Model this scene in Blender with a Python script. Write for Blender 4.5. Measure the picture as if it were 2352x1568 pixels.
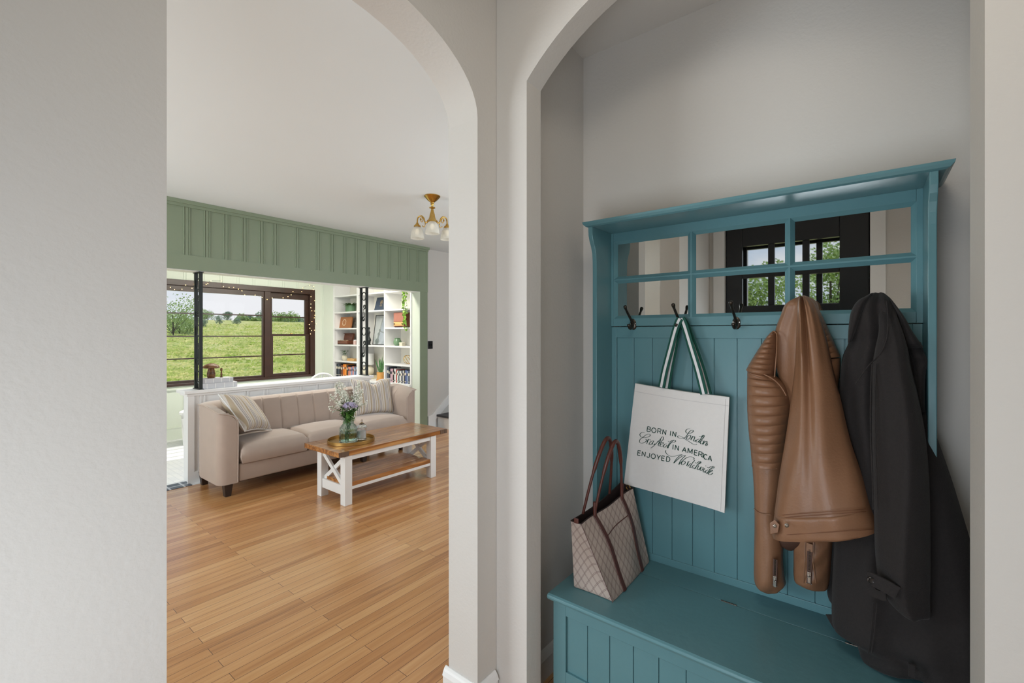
import bpy, bmesh, math, random
from mathutils import Vector, Matrix, noise
random.seed(7)
PI = math.pi
sc = bpy.context.scene
for o in list(bpy.data.objects): bpy.data.objects.remove(o)

# ---------------------------------------------------------------- camera
# world frame: +X runs along the sage wall and the floorboards, +Y runs along the hall tree, Z up; camera over the origin
FPX, HY, CX, CAMH = 1040.0, 766.0, 1176.0, 1.35
CA, SA = 0.7874, 0.6165
cam_d = bpy.data.cameras.new('camera'); cam = bpy.data.objects.new('camera', cam_d); sc.collection.objects.link(cam)
cam_d.sensor_width = 36; cam_d.lens = FPX/2352*36
cam_d.shift_y = -(784-HY)/2352
cam_d.clip_start = 0.02; cam_d.clip_end = 2000
cam.location = (0, 0, CAMH)
cam.rotation_euler = (PI/2, 0, math.atan2(SA, CA) - PI/2)
sc.camera = cam
sc.view_settings.view_transform = 'Standard'; sc.view_settings.look = 'None'
sc.view_settings.gamma = 1; sc.view_settings.use_curve_mapping = False
sc.view_settings.exposure = 0.0

# ---------------------------------------------------------------- sky
W = bpy.data.worlds.new('sky'); sc.world = W; W.use_nodes = True
nt = W.node_tree; nt.nodes.clear()
def wn(t): return nt.nodes.new(t)
out = wn('ShaderNodeOutputWorld'); bg = wn('ShaderNodeBackground'); tc = wn('ShaderNodeTexCoord')
sep = wn('ShaderNodeSeparateXYZ'); nt.links.new(tc.outputs['Generated'], sep.inputs[0])
mp = wn('ShaderNodeMapping'); mp.inputs['Scale'].default_value = (1, 1, 2.6); nt.links.new(tc.outputs['Generated'], mp.inputs[0])
nz = wn('ShaderNodeTexNoise'); nz.inputs['Scale'].default_value = 3.2; nz.inputs['Detail'].default_value = 7; nt.links.new(mp.outputs[0], nz.inputs['Vector'])
rp = wn('ShaderNodeValToRGB'); rp.color_ramp.elements[0].position = .42; rp.color_ramp.elements[1].position = .58
nt.links.new(nz.outputs['Fac'], rp.inputs[0])
gr = wn('ShaderNodeValToRGB'); gr.color_ramp.elements[0].position = 0.0; gr.color_ramp.elements[0].color = (.70, .78, .86, 1)
gr.color_ramp.elements[1].position = .45; gr.color_ramp.elements[1].color = (.16, .33, .66, 1)
nt.links.new(sep.outputs['Z'], gr.inputs[0])
mx = wn('ShaderNodeMix'); mx.data_type = 'RGBA'; nt.links.new(rp.outputs['Color'], mx.inputs[0])
nt.links.new(gr.outputs['Color'], mx.inputs[6]); mx.inputs[7].default_value = (.86, .87, .90, 1)
nt.links.new(mx.outputs[2], bg.inputs['Color']); bg.inputs['Strength'].default_value = 1.0
nt.links.new(bg.outputs[0], out.inputs[0])

# ---------------------------------------------------------------- lights
def light(name, kind, loc, energy, color=(1, 1, 1), rot=None, size=None, size_y=None, radius=None, angle=None):
    d = bpy.data.lights.new(name, kind); d.energy = energy; d.color = color
    if kind == 'AREA':
        d.shape = 'RECTANGLE'; d.size = size; d.size_y = size_y or size
    if radius is not None: d.shadow_soft_size = radius
    if angle is not None: d.angle = angle
    o = bpy.data.objects.new(name, d); sc.collection.objects.link(o); o.location = loc
    if rot is not None: o.rotation_euler = Vector(rot).to_track_quat('-Z', 'Y').to_euler()
    return o
light('sun', 'SUN', (2, 12, 8), 3.2, (1, .97, .92), rot=(0.35, -0.62, -1.0), angle=.01)
# added fill lights at the living room's solid left and front walls, unseen
light('fill_living_left', 'AREA', (-1.9, 3.7, 1.45), 105, (.87, .95, 1), rot=(1, .0, .22), size=2.1, size_y=1.5)
light('fill_living_front', 'AREA', (3.6, 1.32, 1.75), 46, (.87, .95, 1), rot=(-.12, 1, .2), size=2.6, size_y=1.5)
light('fill_nook', 'AREA', (2.7, 5.28, 2.33), 62, (1, .96, .86), rot=(0, .35, -1), size=2.2, size_y=.3)  # added fill that brightens the nook, out of sight behind the header

# added fill for the entry: above the view, and low for the door's daylight
light('fill_entry_top', 'AREA', (.62, .17, 2.565), 7, (1, .92, .80), rot=(.45, -.05, -1), size=.6, size_y=.6)
light('fill_entry_low', 'AREA', (-.44, .30, .80), 15, (.85, .93, 1), rot=(1, .0, .16), size=.8, size_y=.9)

# ---------------------------------------------------------------- projection: a picture point on a plane of the room
def ray(px, py):
    u = (px-CX)/FPX
    return Vector((CA + SA*u, SA - CA*u, (HY-py)/FPX))
def onX(px, py, X): d = ray(px, py); t = X/d.x; return Vector((X, d.y*t, CAMH+d.z*t))
def onY(px, py, Y): d = ray(px, py); t = Y/d.y; return Vector((d.x*t, Y, CAMH+d.z*t))
def onZ(px, py, Z): d = ray(px, py); t = (Z-CAMH)/d.z; return Vector((d.x*t, d.y*t, Z))

# ---------------------------------------------------------------- materials
def s2l(c): c /= 255.0; return c/12.92 if c <= .04045 else ((c+.055)/1.055)**2.4
def rgb(r, g, b): return (s2l(r), s2l(g), s2l(b), 1)
MATS = {}
def newmat(name):
    m = bpy.data.materials.new(name); m.use_nodes = True
    MATS[name] = m
    return m, m.node_tree, m.node_tree.nodes['Principled BSDF']
def simple(name, col, rough=.5, metal=0, var=.08, scale=20, bump=0, bscale=200, spec=None, coat=0, emit=None, estr=0, trans=0, ior=None, sheen=0, stretch=(1, 1, 1), detail=3):
    m, t, p = newmat(name)
    p.inputs['Roughness'].default_value = rough; p.inputs['Metallic'].default_value = metal
    if spec is not None: p.inputs['Specular IOR Level'].default_value = spec
    if coat: p.inputs['Coat Weight'].default_value = coat; p.inputs['Coat Roughness'].default_value = .1
    if trans: p.inputs['Transmission Weight'].default_value = trans
    if ior: p.inputs['IOR'].default_value = ior
    if sheen: p.inputs['Sheen Weight'].default_value = sheen; p.inputs['Sheen Roughness'].default_value = .4
    if emit: p.inputs['Emission Color'].default_value = emit; p.inputs['Emission Strength'].default_value = estr
    tcn = t.nodes.new('ShaderNodeTexCoord'); mpn = t.nodes.new('ShaderNodeMapping'); mpn.inputs['Scale'].default_value = stretch
    t.links.new(tcn.outputs['Object'], mpn.inputs[0])
    n = t.nodes.new('ShaderNodeTexNoise'); n.inputs['Scale'].default_value = scale; n.inputs['Detail'].default_value = detail
    t.links.new(mpn.outputs[0], n.inputs['Vector'])
    mxn = t.nodes.new('ShaderNodeMix'); mxn.data_type = 'RGBA'
    mxn.inputs[6].default_value = tuple(c*(1-var) for c in col[:3])+(1,)
    mxn.inputs[7].default_value = tuple(min(1, c*(1+var)) for c in col[:3])+(1,)
    t.links.new(n.outputs['Fac'], mxn.inputs[0]); t.links.new(mxn.outputs[2], p.inputs['Base Color'])
    if bump:
        n2 = t.nodes.new('ShaderNodeTexNoise'); n2.inputs['Scale'].default_value = bscale; n2.inputs['Detail'].default_value = 4
        t.links.new(mpn.outputs[0], n2.inputs['Vector'])
        b = t.nodes.new('ShaderNodeBump'); b.inputs['Strength'].default_value = bump; b.inputs['Distance'].default_value = .004
        t.links.new(n2.outputs['Fac'], b.inputs['Height']); t.links.new(b.outputs[0], p.inputs['Normal'])
    return m
def node(t, typ, **kw):
    n = t.nodes.new(typ)
    for k, v in kw.items():
        if k.startswith('_'): setattr(n, k[1:], v)
        else: n.inputs[k].default_value = v
    return n
def ramp(t, src, stops):
    r = t.nodes.new('ShaderNodeValToRGB'); e = r.color_ramp.elements
    while len(e) < len(stops): e.new(.5)
    for i, (p_, c) in enumerate(stops): e[i].position = p_; e[i].color = c
    t.links.new(src, r.inputs[0]); return r

WALL = simple('wall_paint', rgb(214, 210, 205), .75, var=.015, scale=3, bump=.25, bscale=90, spec=.3)
CEIL = simple('ceiling_paint', rgb(232, 236, 238), .8, var=.01, scale=2, bump=.05, bscale=60, spec=.2)
TRIM = simple('trim_gloss', rgb(240, 239, 238), .4, var=.01, scale=5)
SAGE = simple('sage_paint', rgb(134, 147, 123), .5, var=.03, scale=4, bump=.05, bscale=60)
SAGE_LIT = simple('sage_paint_lit', rgb(212, 219, 205), .5, var=.02, scale=4, bump=.04, bscale=60)  # sage paint again, paler: the nook's window light put into the colour
WHITE = simple('white_paint', rgb(236, 235, 234), .4, var=.015, scale=8)
CREAM = simple('shelf_cream', rgb(238, 234, 222), .5, var=.02, scale=5)
TEAL = simple('teal_paint', rgb(90, 134, 142), .34, var=.05, scale=6, bump=.18, bscale=45, stretch=(1, 1, .35))
DKWOOD = simple('dark_window_wood', rgb(54, 31, 20), .35, var=.4, scale=12, bump=.1, bscale=40, stretch=(1, 1, 1), coat=.2)
BLACK = simple('black_gloss', rgb(22, 24, 28), .3, var=.1, scale=8)
IRON = simple('wrought_iron', rgb(34, 38, 38), .45, metal=.3, var=.2, scale=30)
BRONZE = simple('dark_bronze', rgb(74, 68, 62), .32, metal=.85, var=.2, scale=40)
BRASS = simple('brass', rgb(196, 158, 84), .22, metal=1, var=.12, scale=20)
CHROME = simple('nickel', rgb(190, 184, 176), .25, metal=1, var=.1, scale=20)
GOLDTRAY = simple('gold_tray', rgb(172, 134, 74), .38, metal=.75, var=.12, scale=20)

def glass(name, col=(1, 1, 1, 1), rough=0, ior=1.45):
    m, t, p = newmat(name)
    p.inputs['Base Color'].default_value = col; p.inputs['Roughness'].default_value = rough
    p.inputs['Transmission Weight'].default_value = 1; p.inputs['IOR'].default_value = ior
    return m
def pane_mat(name, tint=(1, 1, 1, 1)):
    m = bpy.data.materials.new(name); m.use_nodes = True; t = m.node_tree; t.nodes.clear()
    o = t.nodes.new('ShaderNodeOutputMaterial'); mx_ = t.nodes.new('ShaderNodeMixShader')
    tr = t.nodes.new('ShaderNodeBsdfTransparent'); tr.inputs[0].default_value = tint
    gl = t.nodes.new('ShaderNodeBsdfGlossy'); gl.inputs['Roughness'].default_value = .02
    mx_.inputs[0].default_value = .004
    t.links.new(tr.outputs[0], mx_.inputs[1]); t.links.new(gl.outputs[0], mx_.inputs[2]); t.links.new(mx_.outputs[0], o.inputs[0])
    return m
PANE = pane_mat('window_pane')
VASEGL = glass('vase_glass', (.80, .93, .90, 1), .02, 1.3)
CLEARGL = glass('clear_glass', (.95, .96, .97, 1), .03, 1.3)
SHADEGL = simple('frosted_ribbed_glass', rgb(240, 236, 226), .35, var=.03, trans=.45, ior=1.2)
MIRROR = simple('mirror_glass', rgb(226, 228, 226), .012, metal=1, var=.01)

# floorboards
def wood_floor():
    m, t, p = newmat('oak_floorboards')
    tcn = t.nodes.new('ShaderNodeTexCoord')
    br = node(t, 'ShaderNodeTexBrick', _offset=.37, _offset_frequency=2, _squash=1.0)
    br.inputs['Scale'].default_value = 1; br.inputs['Brick Width'].default_value = 1.15; br.inputs['Row Height'].default_value = .057
    br.inputs['Mortar Size'].default_value = .0011; br.inputs['Mortar Smooth'].default_value = .1
    br.inputs['Color1'].default_value = (0, 0, 0, 1); br.inputs['Color2'].default_value = (1, 1, 1, 1); br.inputs['Mortar'].default_value = (.5, .5, .5, 1)
    t.links.new(tcn.outputs['Object'], br.inputs['Vector'])
    mpn = node(t, 'ShaderNodeMapping'); mpn.inputs['Scale'].default_value = (1.2, 24, 1)
    t.links.new(tcn.outputs['Object'], mpn.inputs[0])
    # shift grain per board
    addv = node(t, 'ShaderNodeVectorMath', _operation='ADD'); sc3 = node(t, 'ShaderNodeVectorMath', _operation='SCALE'); sc3.inputs['Scale'].default_value = 13
    t.links.new(br.outputs['Color'], sc3.inputs[0]); t.links.new(mpn.outputs[0], addv.inputs[0]); t.links.new(sc3.outputs[0], addv.inputs[1])
    n = node(t, 'ShaderNodeTexNoise'); n.inputs['Scale'].default_value = 2.2; n.inputs['Detail'].default_value = 8; n.inputs['Distortion'].default_value = .6
    t.links.new(addv.outputs[0], n.inputs['Vector'])
    nb = node(t, 'ShaderNodeTexNoise'); nb.inputs['Scale'].default_value = 1.3; t.links.new(tcn.outputs['Object'], nb.inputs['Vector'])
    mixf = node(t, 'ShaderNodeMath', _operation='MULTIPLY_ADD'); mixf.inputs[1].default_value = .42
    t.links.new(br.outputs['Color'], mixf.inputs[0])
    g2 = node(t, 'ShaderNodeMath', _operation='MULTIPLY'); g2.inputs[1].default_value = .62; t.links.new(n.outputs['Fac'], g2.inputs[0])
    t.links.new(g2.outputs[0], mixf.inputs[2])
    r = ramp(t, mixf.outputs[0], [(.16, rgb(146, 92, 48)), (.40, rgb(190, 132, 78)), (.62, rgb(206, 152, 98)), (.88, rgb(222, 174, 122))])
    mm = node(t, 'ShaderNodeMix', _data_type='RGBA'); t.links.new(br.outputs['Fac'], mm.inputs[0]); t.links.new(r.outputs[0], mm.inputs[6]); mm.inputs[7].default_value = rgb(92, 58, 32)
    t.links.new(mm.outputs[2], p.inputs['Base Color'])
    p.inputs['Roughness'].default_value = .3; p.inputs['Coat Weight'].default_value = .75; p.inputs['Coat Roughness'].default_value = .2
    b = node(t, 'ShaderNodeBump'); b.inputs['Strength'].default_value = .12; b.inputs['Distance'].default_value = .002
    t.links.new(n.outputs['Fac'], b.inputs['Height']); t.links.new(b.outputs[0], p.inputs['Normal'])
    return m
FLOORW = wood_floor()
def tile_mat(name, c1, c2, mortar, w, h, ms=.004, rough=.35):
    m, t, p = newmat(name)
    tcn = t.nodes.new('ShaderNodeTexCoord')
    br = node(t, 'ShaderNodeTexBrick', _offset=.0); br.inputs['Scale'].default_value = 1
    br.inputs['Brick Width'].default_value = w; br.inputs['Row Height'].default_value = h; br.inputs['Mortar Size'].default_value = ms
    br.inputs['Color1'].default_value = c1; br.inputs['Color2'].default_value = c2; br.inputs['Mortar'].default_value = mortar
    t.links.new(tcn.outputs['Object'], br.inputs['Vector']); t.links.new(br.outputs['Color'], p.inputs['Base Color'])
    p.inputs['Roughness'].default_value = rough
    return m
TILE = tile_mat('white_mosaic_tile', rgb(232, 232, 232), rgb(222, 223, 226), rgb(212, 213, 216), .05, .05, .003)
SLATE = tile_mat('slate_tile', rgb(58, 66, 82), rgb(84, 92, 106), rgb(205, 208, 214), .105, .16, .008)
def plank_wood(name, a, b_, c, axis='X', scale=2.0, rough=.4, coat=0):
    m, t, p = newmat(name)
    tcn = t.nodes.new('ShaderNodeTexCoord'); mpn = node(t, 'ShaderNodeMapping')
    mpn.inputs['Scale'].default_value = {'X': (1.5, 22, 22), 'Y': (22, 1.5, 22), 'Z': (22, 22, 1.5)}[axis]
    t.links.new(tcn.outputs['Object'], mpn.inputs[0])
    n = node(t, 'ShaderNodeTexNoise'); n.inputs['Scale'].default_value = scale; n.inputs['Detail'].default_value = 7; n.inputs['Distortion'].default_value = 1.2
    t.links.new(mpn.outputs[0], n.inputs['Vector'])
    r = ramp(t, n.outputs['Fac'], [(.3, a), (.5, b_), (.72, c)])
    t.links.new(r.outputs[0], p.inputs['Base Color']); p.inputs['Roughness'].default_value = rough
    if coat: p.inputs['Coat Weight'].default_value = coat; p.inputs['Coat Roughness'].default_value = .12
    return m
TABLEW = plank_wood('stained_pine', rgb(112, 66, 30), rgb(168, 108, 54), rgb(204, 150, 92), 'X', 1.1, .32, .6)
ENDW = plank_wood('end_grain', rgb(74, 58, 48), rgb(104, 82, 66), rgb(120, 96, 78), 'Z', 3, .6)
BROWNW = plank_wood('brown_wood', rgb(84, 44, 30), rgb(116, 66, 46), rgb(136, 82, 58), 'Y', 2, .4)
LTWOOD = plank_wood('light_wood', rgb(190, 142, 86), rgb(212, 168, 108), rgb(224, 186, 130), 'Y', 2, .5)
LEGW = simple('espresso_wood', rgb(48, 34, 28), .4, var=.15)
SOFA = simple('taupe_velvet', rgb(178, 160, 148), .8, var=.08, scale=9, bump=.15, bscale=400, sheen=.45)
SOFAP = simple('taupe_piping', rgb(182, 164, 152), .8, var=.05)

def stripe_mat(name, base, s1, s2):
    m, t, p = newmat(name)
    tcn = t.nodes.new('ShaderNodeTexCoord'); sx = t.nodes.new('ShaderNodeSeparateXYZ'); t.links.new(tcn.outputs['Object'], sx.inputs[0])
    w = node(t, 'ShaderNodeMath', _operation='MULTIPLY'); w.inputs[1].default_value = 11.5; t.links.new(sx.outputs['X'], w.inputs[0])
    fr = node(t, 'ShaderNodeMath', _operation='FRACT'); t.links.new(w.outputs[0], fr.inputs[0])
    r = ramp(t, fr.outputs[0], [(0, base), (.10, s1), (.30, base), (.42, s2), (.5, base), (.58, s2), (.66, base), (.82, s1), (.9, base)])
    r.color_ramp.interpolation = 'CONSTANT'
    n = node(t, 'ShaderNodeTexNoise'); n.inputs['Scale'].default_value = 120; t.links.new(tcn.outputs['Object'], n.inputs['Vector'])
    mm = node(t, 'ShaderNodeMix', _data_type='RGBA', _blend_type='MULTIPLY'); mm.inputs[0].default_value = .18
    t.links.new(r.outputs[0], mm.inputs[6]); t.links.new(n.outputs['Color'], mm.inputs[7])
    t.links.new(mm.outputs[2], p.inputs['Base Color']); p.inputs['Roughness'].default_value = .9
    b = node(t, 'ShaderNodeBump'); b.inputs['Strength'].default_value = .3; b.inputs['Distance'].default_value = .002
    t.links.new(n.outputs['Fac'], b.inputs['Height']); t.links.new(b.outputs[0], p.inputs['Normal'])
    return m
PILLOW = stripe_mat('striped_linen', rgb(212, 203, 194), rgb(184, 166, 142), rgb(158, 150, 150))
CANVAS = simple('canvas', rgb(226, 224, 222), .9, var=.03, scale=60, bump=.2, bscale=500)
INK = simple('dark_green_ink', rgb(20, 62, 52), .8, var=.05)
WEBG = simple('green_webbing', rgb(16, 78, 66), .8, var=.1, scale=200)
WEBW = simple('white_webbing', rgb(226, 226, 228), .8, var=.04, scale=200)
LEATHER = simple('tan_leather', rgb(136, 98, 72), .42, var=.14, scale=14, bump=.16, bscale=160, spec=.5)
LEATHD = simple('leather_lining', rgb(70, 44, 32), .7, var=.1)
WOOL = simple('black_wool', rgb(35, 31, 31), .9, var=.25, scale=160, bump=.35, bscale=500, sheen=.06)
BAGLEA = simple('maroon_leather', rgb(88, 46, 38), .38, var=.12, scale=20, bump=.08, bscale=200)
BAGIN = simple('bag_lining', rgb(40, 26, 24), .8, var=.1)
def bag_mat():
    m, t, p = newmat('monogram_canvas')
    tcn = t.nodes.new('ShaderNodeTexCoord'); sx = t.nodes.new('ShaderNodeSeparateXYZ'); t.links.new(tcn.outputs['Object'], sx.inputs[0])
    def M_(op, a, b=None, c=None):
        n = t.nodes.new('ShaderNodeMath'); n.operation = op
        for i, v in enumerate((a, b, c)):
            if v is None: continue
            if isinstance(v, (int, float)): n.inputs[i].default_value = v
            else: t.links.new(v, n.inputs[i])
        return n.outputs[0]
    u = M_('SUBTRACT', sx.outputs['X'], sx.outputs['Y']); v = sx.outputs['Z']
    def lines(a, w):
        f = M_('FRACT', M_('MULTIPLY', a, 27)); f = M_('ABSOLUTE', M_('SUBTRACT', f, .5)); return M_('LESS_THAN', M_('ABSOLUTE', M_('SUBTRACT', f, .06)), w)
    a = M_('ADD', M_('MULTIPLY', u, 1.15), v); b = M_('SUBTRACT', M_('MULTIPLY', u, 1.15), v)
    l = M_('MAXIMUM', lines(a, .022), lines(b, .022))
    mm = t.nodes.new('ShaderNodeMix'); mm.data_type = 'RGBA'; t.links.new(l, mm.inputs[0])
    mm.inputs[6].default_value = rgb(176, 160, 150); mm.inputs[7].default_value = rgb(112, 92, 88)
    t.links.new(mm.outputs[2], p.inputs['Base Color']); p.inputs['Roughness'].default_value = .5
    return m
BAGC = bag_mat()
def leafmat(name, a, b_):
    m, t, p = newmat(name); tcn = t.nodes.new('ShaderNodeTexCoord')
    n = node(t, 'ShaderNodeTexNoise'); n.inputs['Scale'].default_value = 30; t.links.new(tcn.outputs['Object'], n.inputs['Vector'])
    r = ramp(t, n.outputs['Fac'], [(.35, a), (.65, b_)]); t.links.new(r.outputs[0], p.inputs['Base Color']); p.inputs['Roughness'].default_value = .5
    return m
LEAF = leafmat('leaf_green', rgb(52, 92, 38), rgb(104, 150, 66))
LEAFY = leafmat('leaf_lime', rgb(110, 160, 50), rgb(168, 204, 92))
LEAFD = leafmat('leaf_deep', rgb(40, 84, 50), rgb(92, 138, 78))
TREEL = leafmat('tree_foliage', rgb(132, 162, 92), rgb(178, 200, 128))
TREED = leafmat('tree_far', rgb(122, 146, 126), rgb(156, 176, 150))  # distance haze put into the foliage colour
BARK = simple('bark', rgb(70, 62, 54), .9, var=.2)
PETALW = simple('white_petal', rgb(240, 240, 228), .6, var=.04)
PETALL = simple('lilac_petal', rgb(196, 186, 214), .6, var=.12, scale=60)
def meadow_mat():
    m, t, p = newmat('meadow_grass'); tcn = t.nodes.new('ShaderNodeTexCoord')
    n = node(t, 'ShaderNodeTexNoise'); n.inputs['Scale'].default_value = .5; n.inputs['Detail'].default_value = 14; n.inputs['Roughness'].default_value = .78
    mpn = node(t, 'ShaderNodeMapping'); mpn.inputs['Scale'].default_value = (1, 1, 1); t.links.new(tcn.outputs['Object'], mpn.inputs[0]); t.links.new(mpn.outputs[0], n.inputs['Vector'])
    r = ramp(t, n.outputs['Fac'], [(.36, rgb(118, 142, 66)), (.46, rgb(154, 168, 96)), (.54, rgb(186, 184, 126)), (.64, rgb(204, 196, 150))])
    t.links.new(r.outputs[0], p.inputs['Base Color']); p.inputs['Roughness'].default_value = .9; p.inputs['Specular IOR Level'].default_value = .1
    n2 = node(t, 'ShaderNodeTexNoise'); n2.inputs['Scale'].default_value = 9; n2.inputs['Detail'].default_value = 6; t.links.new(tcn.outputs['Object'], n2.inputs['Vector'])
    b = node(t, 'ShaderNodeBump'); b.inputs['Strength'].default_value = .8; b.inputs['Distance'].default_value = .08
    t.links.new(n2.outputs['Fac'], b.inputs['Height']); t.links.new(b.outputs[0], p.inputs['Normal'])
    return m
MEADOW = meadow_mat()

# ---------------------------------------------------------------- objects
def tag(o, label=None, cat=None, group=None, kind=None):
    if label: o['label'] = label
    if cat: o['category'] = cat
    if group: o['group'] = group
    if kind: o['kind'] = kind
    return o
def thing(name, label, cat, loc, group=None):
    o = bpy.data.objects.new(name, None); sc.collection.objects.link(o); o.location = loc; o.empty_display_size = .1
    return tag(o, label, cat, group)
def root_loc(p):
    v = Vector((0, 0, 0))
    while p is not None: v += p.location; p = p.parent
    return v
class MB:
    def __init__(s): s.v = []; s.f = []; s.M = None
    def av(s, co):
        co = Vector(co)
        if s.M is not None: co = s.M @ co
        s.v.append(co); return len(s.v)-1
    def box(s, x0, x1, y0, y1, z0, z1):
        if x0 > x1: x0, x1 = x1, x0
        if y0 > y1: y0, y1 = y1, y0
        if z0 > z1: z0, z1 = z1, z0
        i = [s.av(c) for c in ((x0,y0,z0),(x1,y0,z0),(x1,y1,z0),(x0,y1,z0),(x0,y0,z1),(x1,y0,z1),(x1,y1,z1),(x0,y1,z1))]
        for q in ((0,3,2,1),(4,5,6,7),(0,1,5,4),(1,2,6,5),(2,3,7,6),(3,0,4,7)): s.f.append(tuple(i[k] for k in q))
        return s
    def loft(s, rings, closed=True, cap=True):
        R = [[s.av(p) for p in r] for r in rings]; n = len(rings[0])
        for a, b in zip(R[:-1], R[1:]):
            for k in range(n if closed else n-1):
                j = (k+1) % n; s.f.append((a[k], a[j], b[j], b[k]))
        if cap and closed: s.f.append(tuple(reversed(R[0]))); s.f.append(tuple(R[-1]))
        return s
    def lathe(s, prof, c=(0, 0, 0), n=24, cap=True, flute=None):
        rings = []
        for r, z in prof:
            ring = []
            for k in range(n):
                a = 2*PI*k/n; rr = r*(1+(flute*math.cos(a*flute_n) if flute else 0)) if False else r
                if flute: rr = r*(1+flute[0]*math.cos(a*flute[1]))
                ring.append((c[0]+rr*math.cos(a), c[1]+rr*math.sin(a), c[2]+z))
            rings.append(ring)
        return s.loft(rings, True, cap)
    def tube(s, pts, r, n=8, closed=False, cap=True):
        pts = [Vector(p) for p in pts]; N = len(pts); rings = []; up = None
        for i, p in enumerate(pts):
            if closed: d = pts[(i+1) % N]-pts[i-1]
            else: d = pts[min(i+1, N-1)]-pts[max(i-1, 0)]
            if d.length < 1e-9: d = Vector((0, 0, 1))
            d.normalize()
            if up is None:
                up = Vector((0, 0, 1)) if abs(d.z) < .9 else Vector((1, 0, 0))
            a = d.cross(up)
            if a.length < 1e-6: a = d.orthogonal()
            a.normalize(); up = a.cross(d).normalized()
            rr = r[i] if isinstance(r, (list, tuple)) else r
            rings.append([p + a*math.cos(2*PI*k/n)*rr + up*math.sin(2*PI*k/n)*rr for k in range(n)])
        if closed: rings.append(rings[0]); return s.loft(rings, True, False)
        return s.loft(rings, True, cap)
    def prism(s, poly, axis, a, b):
        def pt(p, t):
            if axis == 'x': return (t, p[0], p[1])
            if axis == 'y': return (p[0], t, p[1])
            return (p[0], p[1], t)
        return s.loft([[pt(p, a) for p in poly], [pt(p, b) for p in poly]])
    def ribbon(s, pts, w, nrm, th=.002):
        """flat band along pts, width w, normal nrm"""
        pts = [Vector(p) for p in pts]; rings = []
        for i, p in enumerate(pts):
            d = (pts[min(i+1, len(pts)-1)]-pts[max(i-1, 0)]).normalized()
            n_ = nrm(i, p) if callable(nrm) else Vector(nrm)
            a = d.cross(n_).normalized(); n_ = a.cross(d).normalized()
            ww = w[i] if isinstance(w, (list, tuple)) else w
            rings.append([p+a*ww/2+n_*th/2, p-a*ww/2+n_*th/2, p-a*ww/2-n_*th/2, p+a*ww/2-n_*th/2])
        return s.loft(rings)
    def grid(s, fn, nu, nv):
        I = [[s.av(fn(i/nu, j/nv)) for j in range(nv+1)] for i in range(nu+1)]
        for i in range(nu):
            for j in range(nv): s.f.append((I[i][j], I[i+1][j], I[i+1][j+1], I[i][j+1]))
        return s
    def leaf(s, p, d, up, L, wd, bend=0.0, seg=3):
        p = Vector(p); d = Vector(d).normalized(); up = Vector(up); a = d.cross(up)
        if a.length < 1e-5: a = d.orthogonal()
        a.normalize(); n_ = a.cross(d)
        prev = None
        for i in range(seg+1):
            t = i/seg; w_ = wd*math.sin(PI*min(1, .12+t*.88))*.5 if i < seg else 0
            q = p + d*L*t + n_*(-bend*L*t*t)
            if i == seg: cur = [s.av(q)]
            else: cur = [s.av(q+a*w_), s.av(q-a*w_)]
            if prev:
                if len(cur) == 2: s.f.append((prev[0], cur[0], cur[1], prev[1]))
                else: s.f.append((prev[0], cur[0], prev[1]))
            prev = cur
        return s
    def build(s, name, m, parent=None, smooth=None, bevel=0, subsurf=0, seg=2, origin=None, local=None):
        me = bpy.data.meshes.new(name)
        vs = s.v
        if local is not None: off = Vector((0, 0, 0))
        elif parent is not None: off = root_loc(parent)
        else:
            lo = Vector((min(v.x for v in vs), min(v.y for v in vs), min(v.z for v in vs))); hi = Vector((max(v.x for v in vs), max(v.y for v in vs), max(v.z for v in vs)))
            off = Vector(origin) if origin is not None else Vector(((lo.x+hi.x)/2, (lo.y+hi.y)/2, lo.z))
        me.from_pydata([tuple(v-off) for v in vs], [], s.f); me.update()
        bm_ = bmesh.new(); bm_.from_mesh(me); bmesh.ops.recalc_face_normals(bm_, faces=bm_.faces); bm_.to_mesh(me); bm_.free()
        me.materials.append(m)
        o = bpy.data.objects.new(name, me); sc.collection.objects.link(o)
        if parent is not None: o.parent = parent
        elif local is None: o.location = off
        if local is not None:
            L = local.copy()
            if parent is not None: L = Matrix.Translation(-root_loc(parent)) @ L
            o.matrix_local = L
        if bevel:
            b = o.modifiers.new('bevel', 'BEVEL'); b.width = bevel; b.segments = seg; b.limit_method = 'ANGLE'; b.angle_limit = math.radians(40)
        if subsurf:
            b = o.modifiers.new('subsurf', 'SUBSURF'); b.levels = subsurf; b.render_levels = subsurf
        if smooth is not None:
            me.shade_smooth(); me.set_sharp_from_angle(angle=math.radians(smooth))
        return o
def struct(name, mb, m, parent=None, **k):
    o = mb.build(name, m, parent, **k)
    if parent is None: o['kind'] = 'structure'
    return o
def lerp(a, b, t): return a+(b-a)*t
def sm(t): t = max(0, min(1, t)); return t*t*(3-2*t)
def interp(tab, x):
    """tab: sorted list of (x, v...) -> interpolated tuple of v"""
    if x <= tab[0][0]: return tab[0][1:]
    for a, b in zip(tab[:-1], tab[1:]):
        if x <= b[0]:
            t = (x-a[0])/(b[0]-a[0]); return tuple(lerp(p, q, t) for p, q in zip(a[1:], b[1:]))
    return tab[-1][1:]
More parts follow.
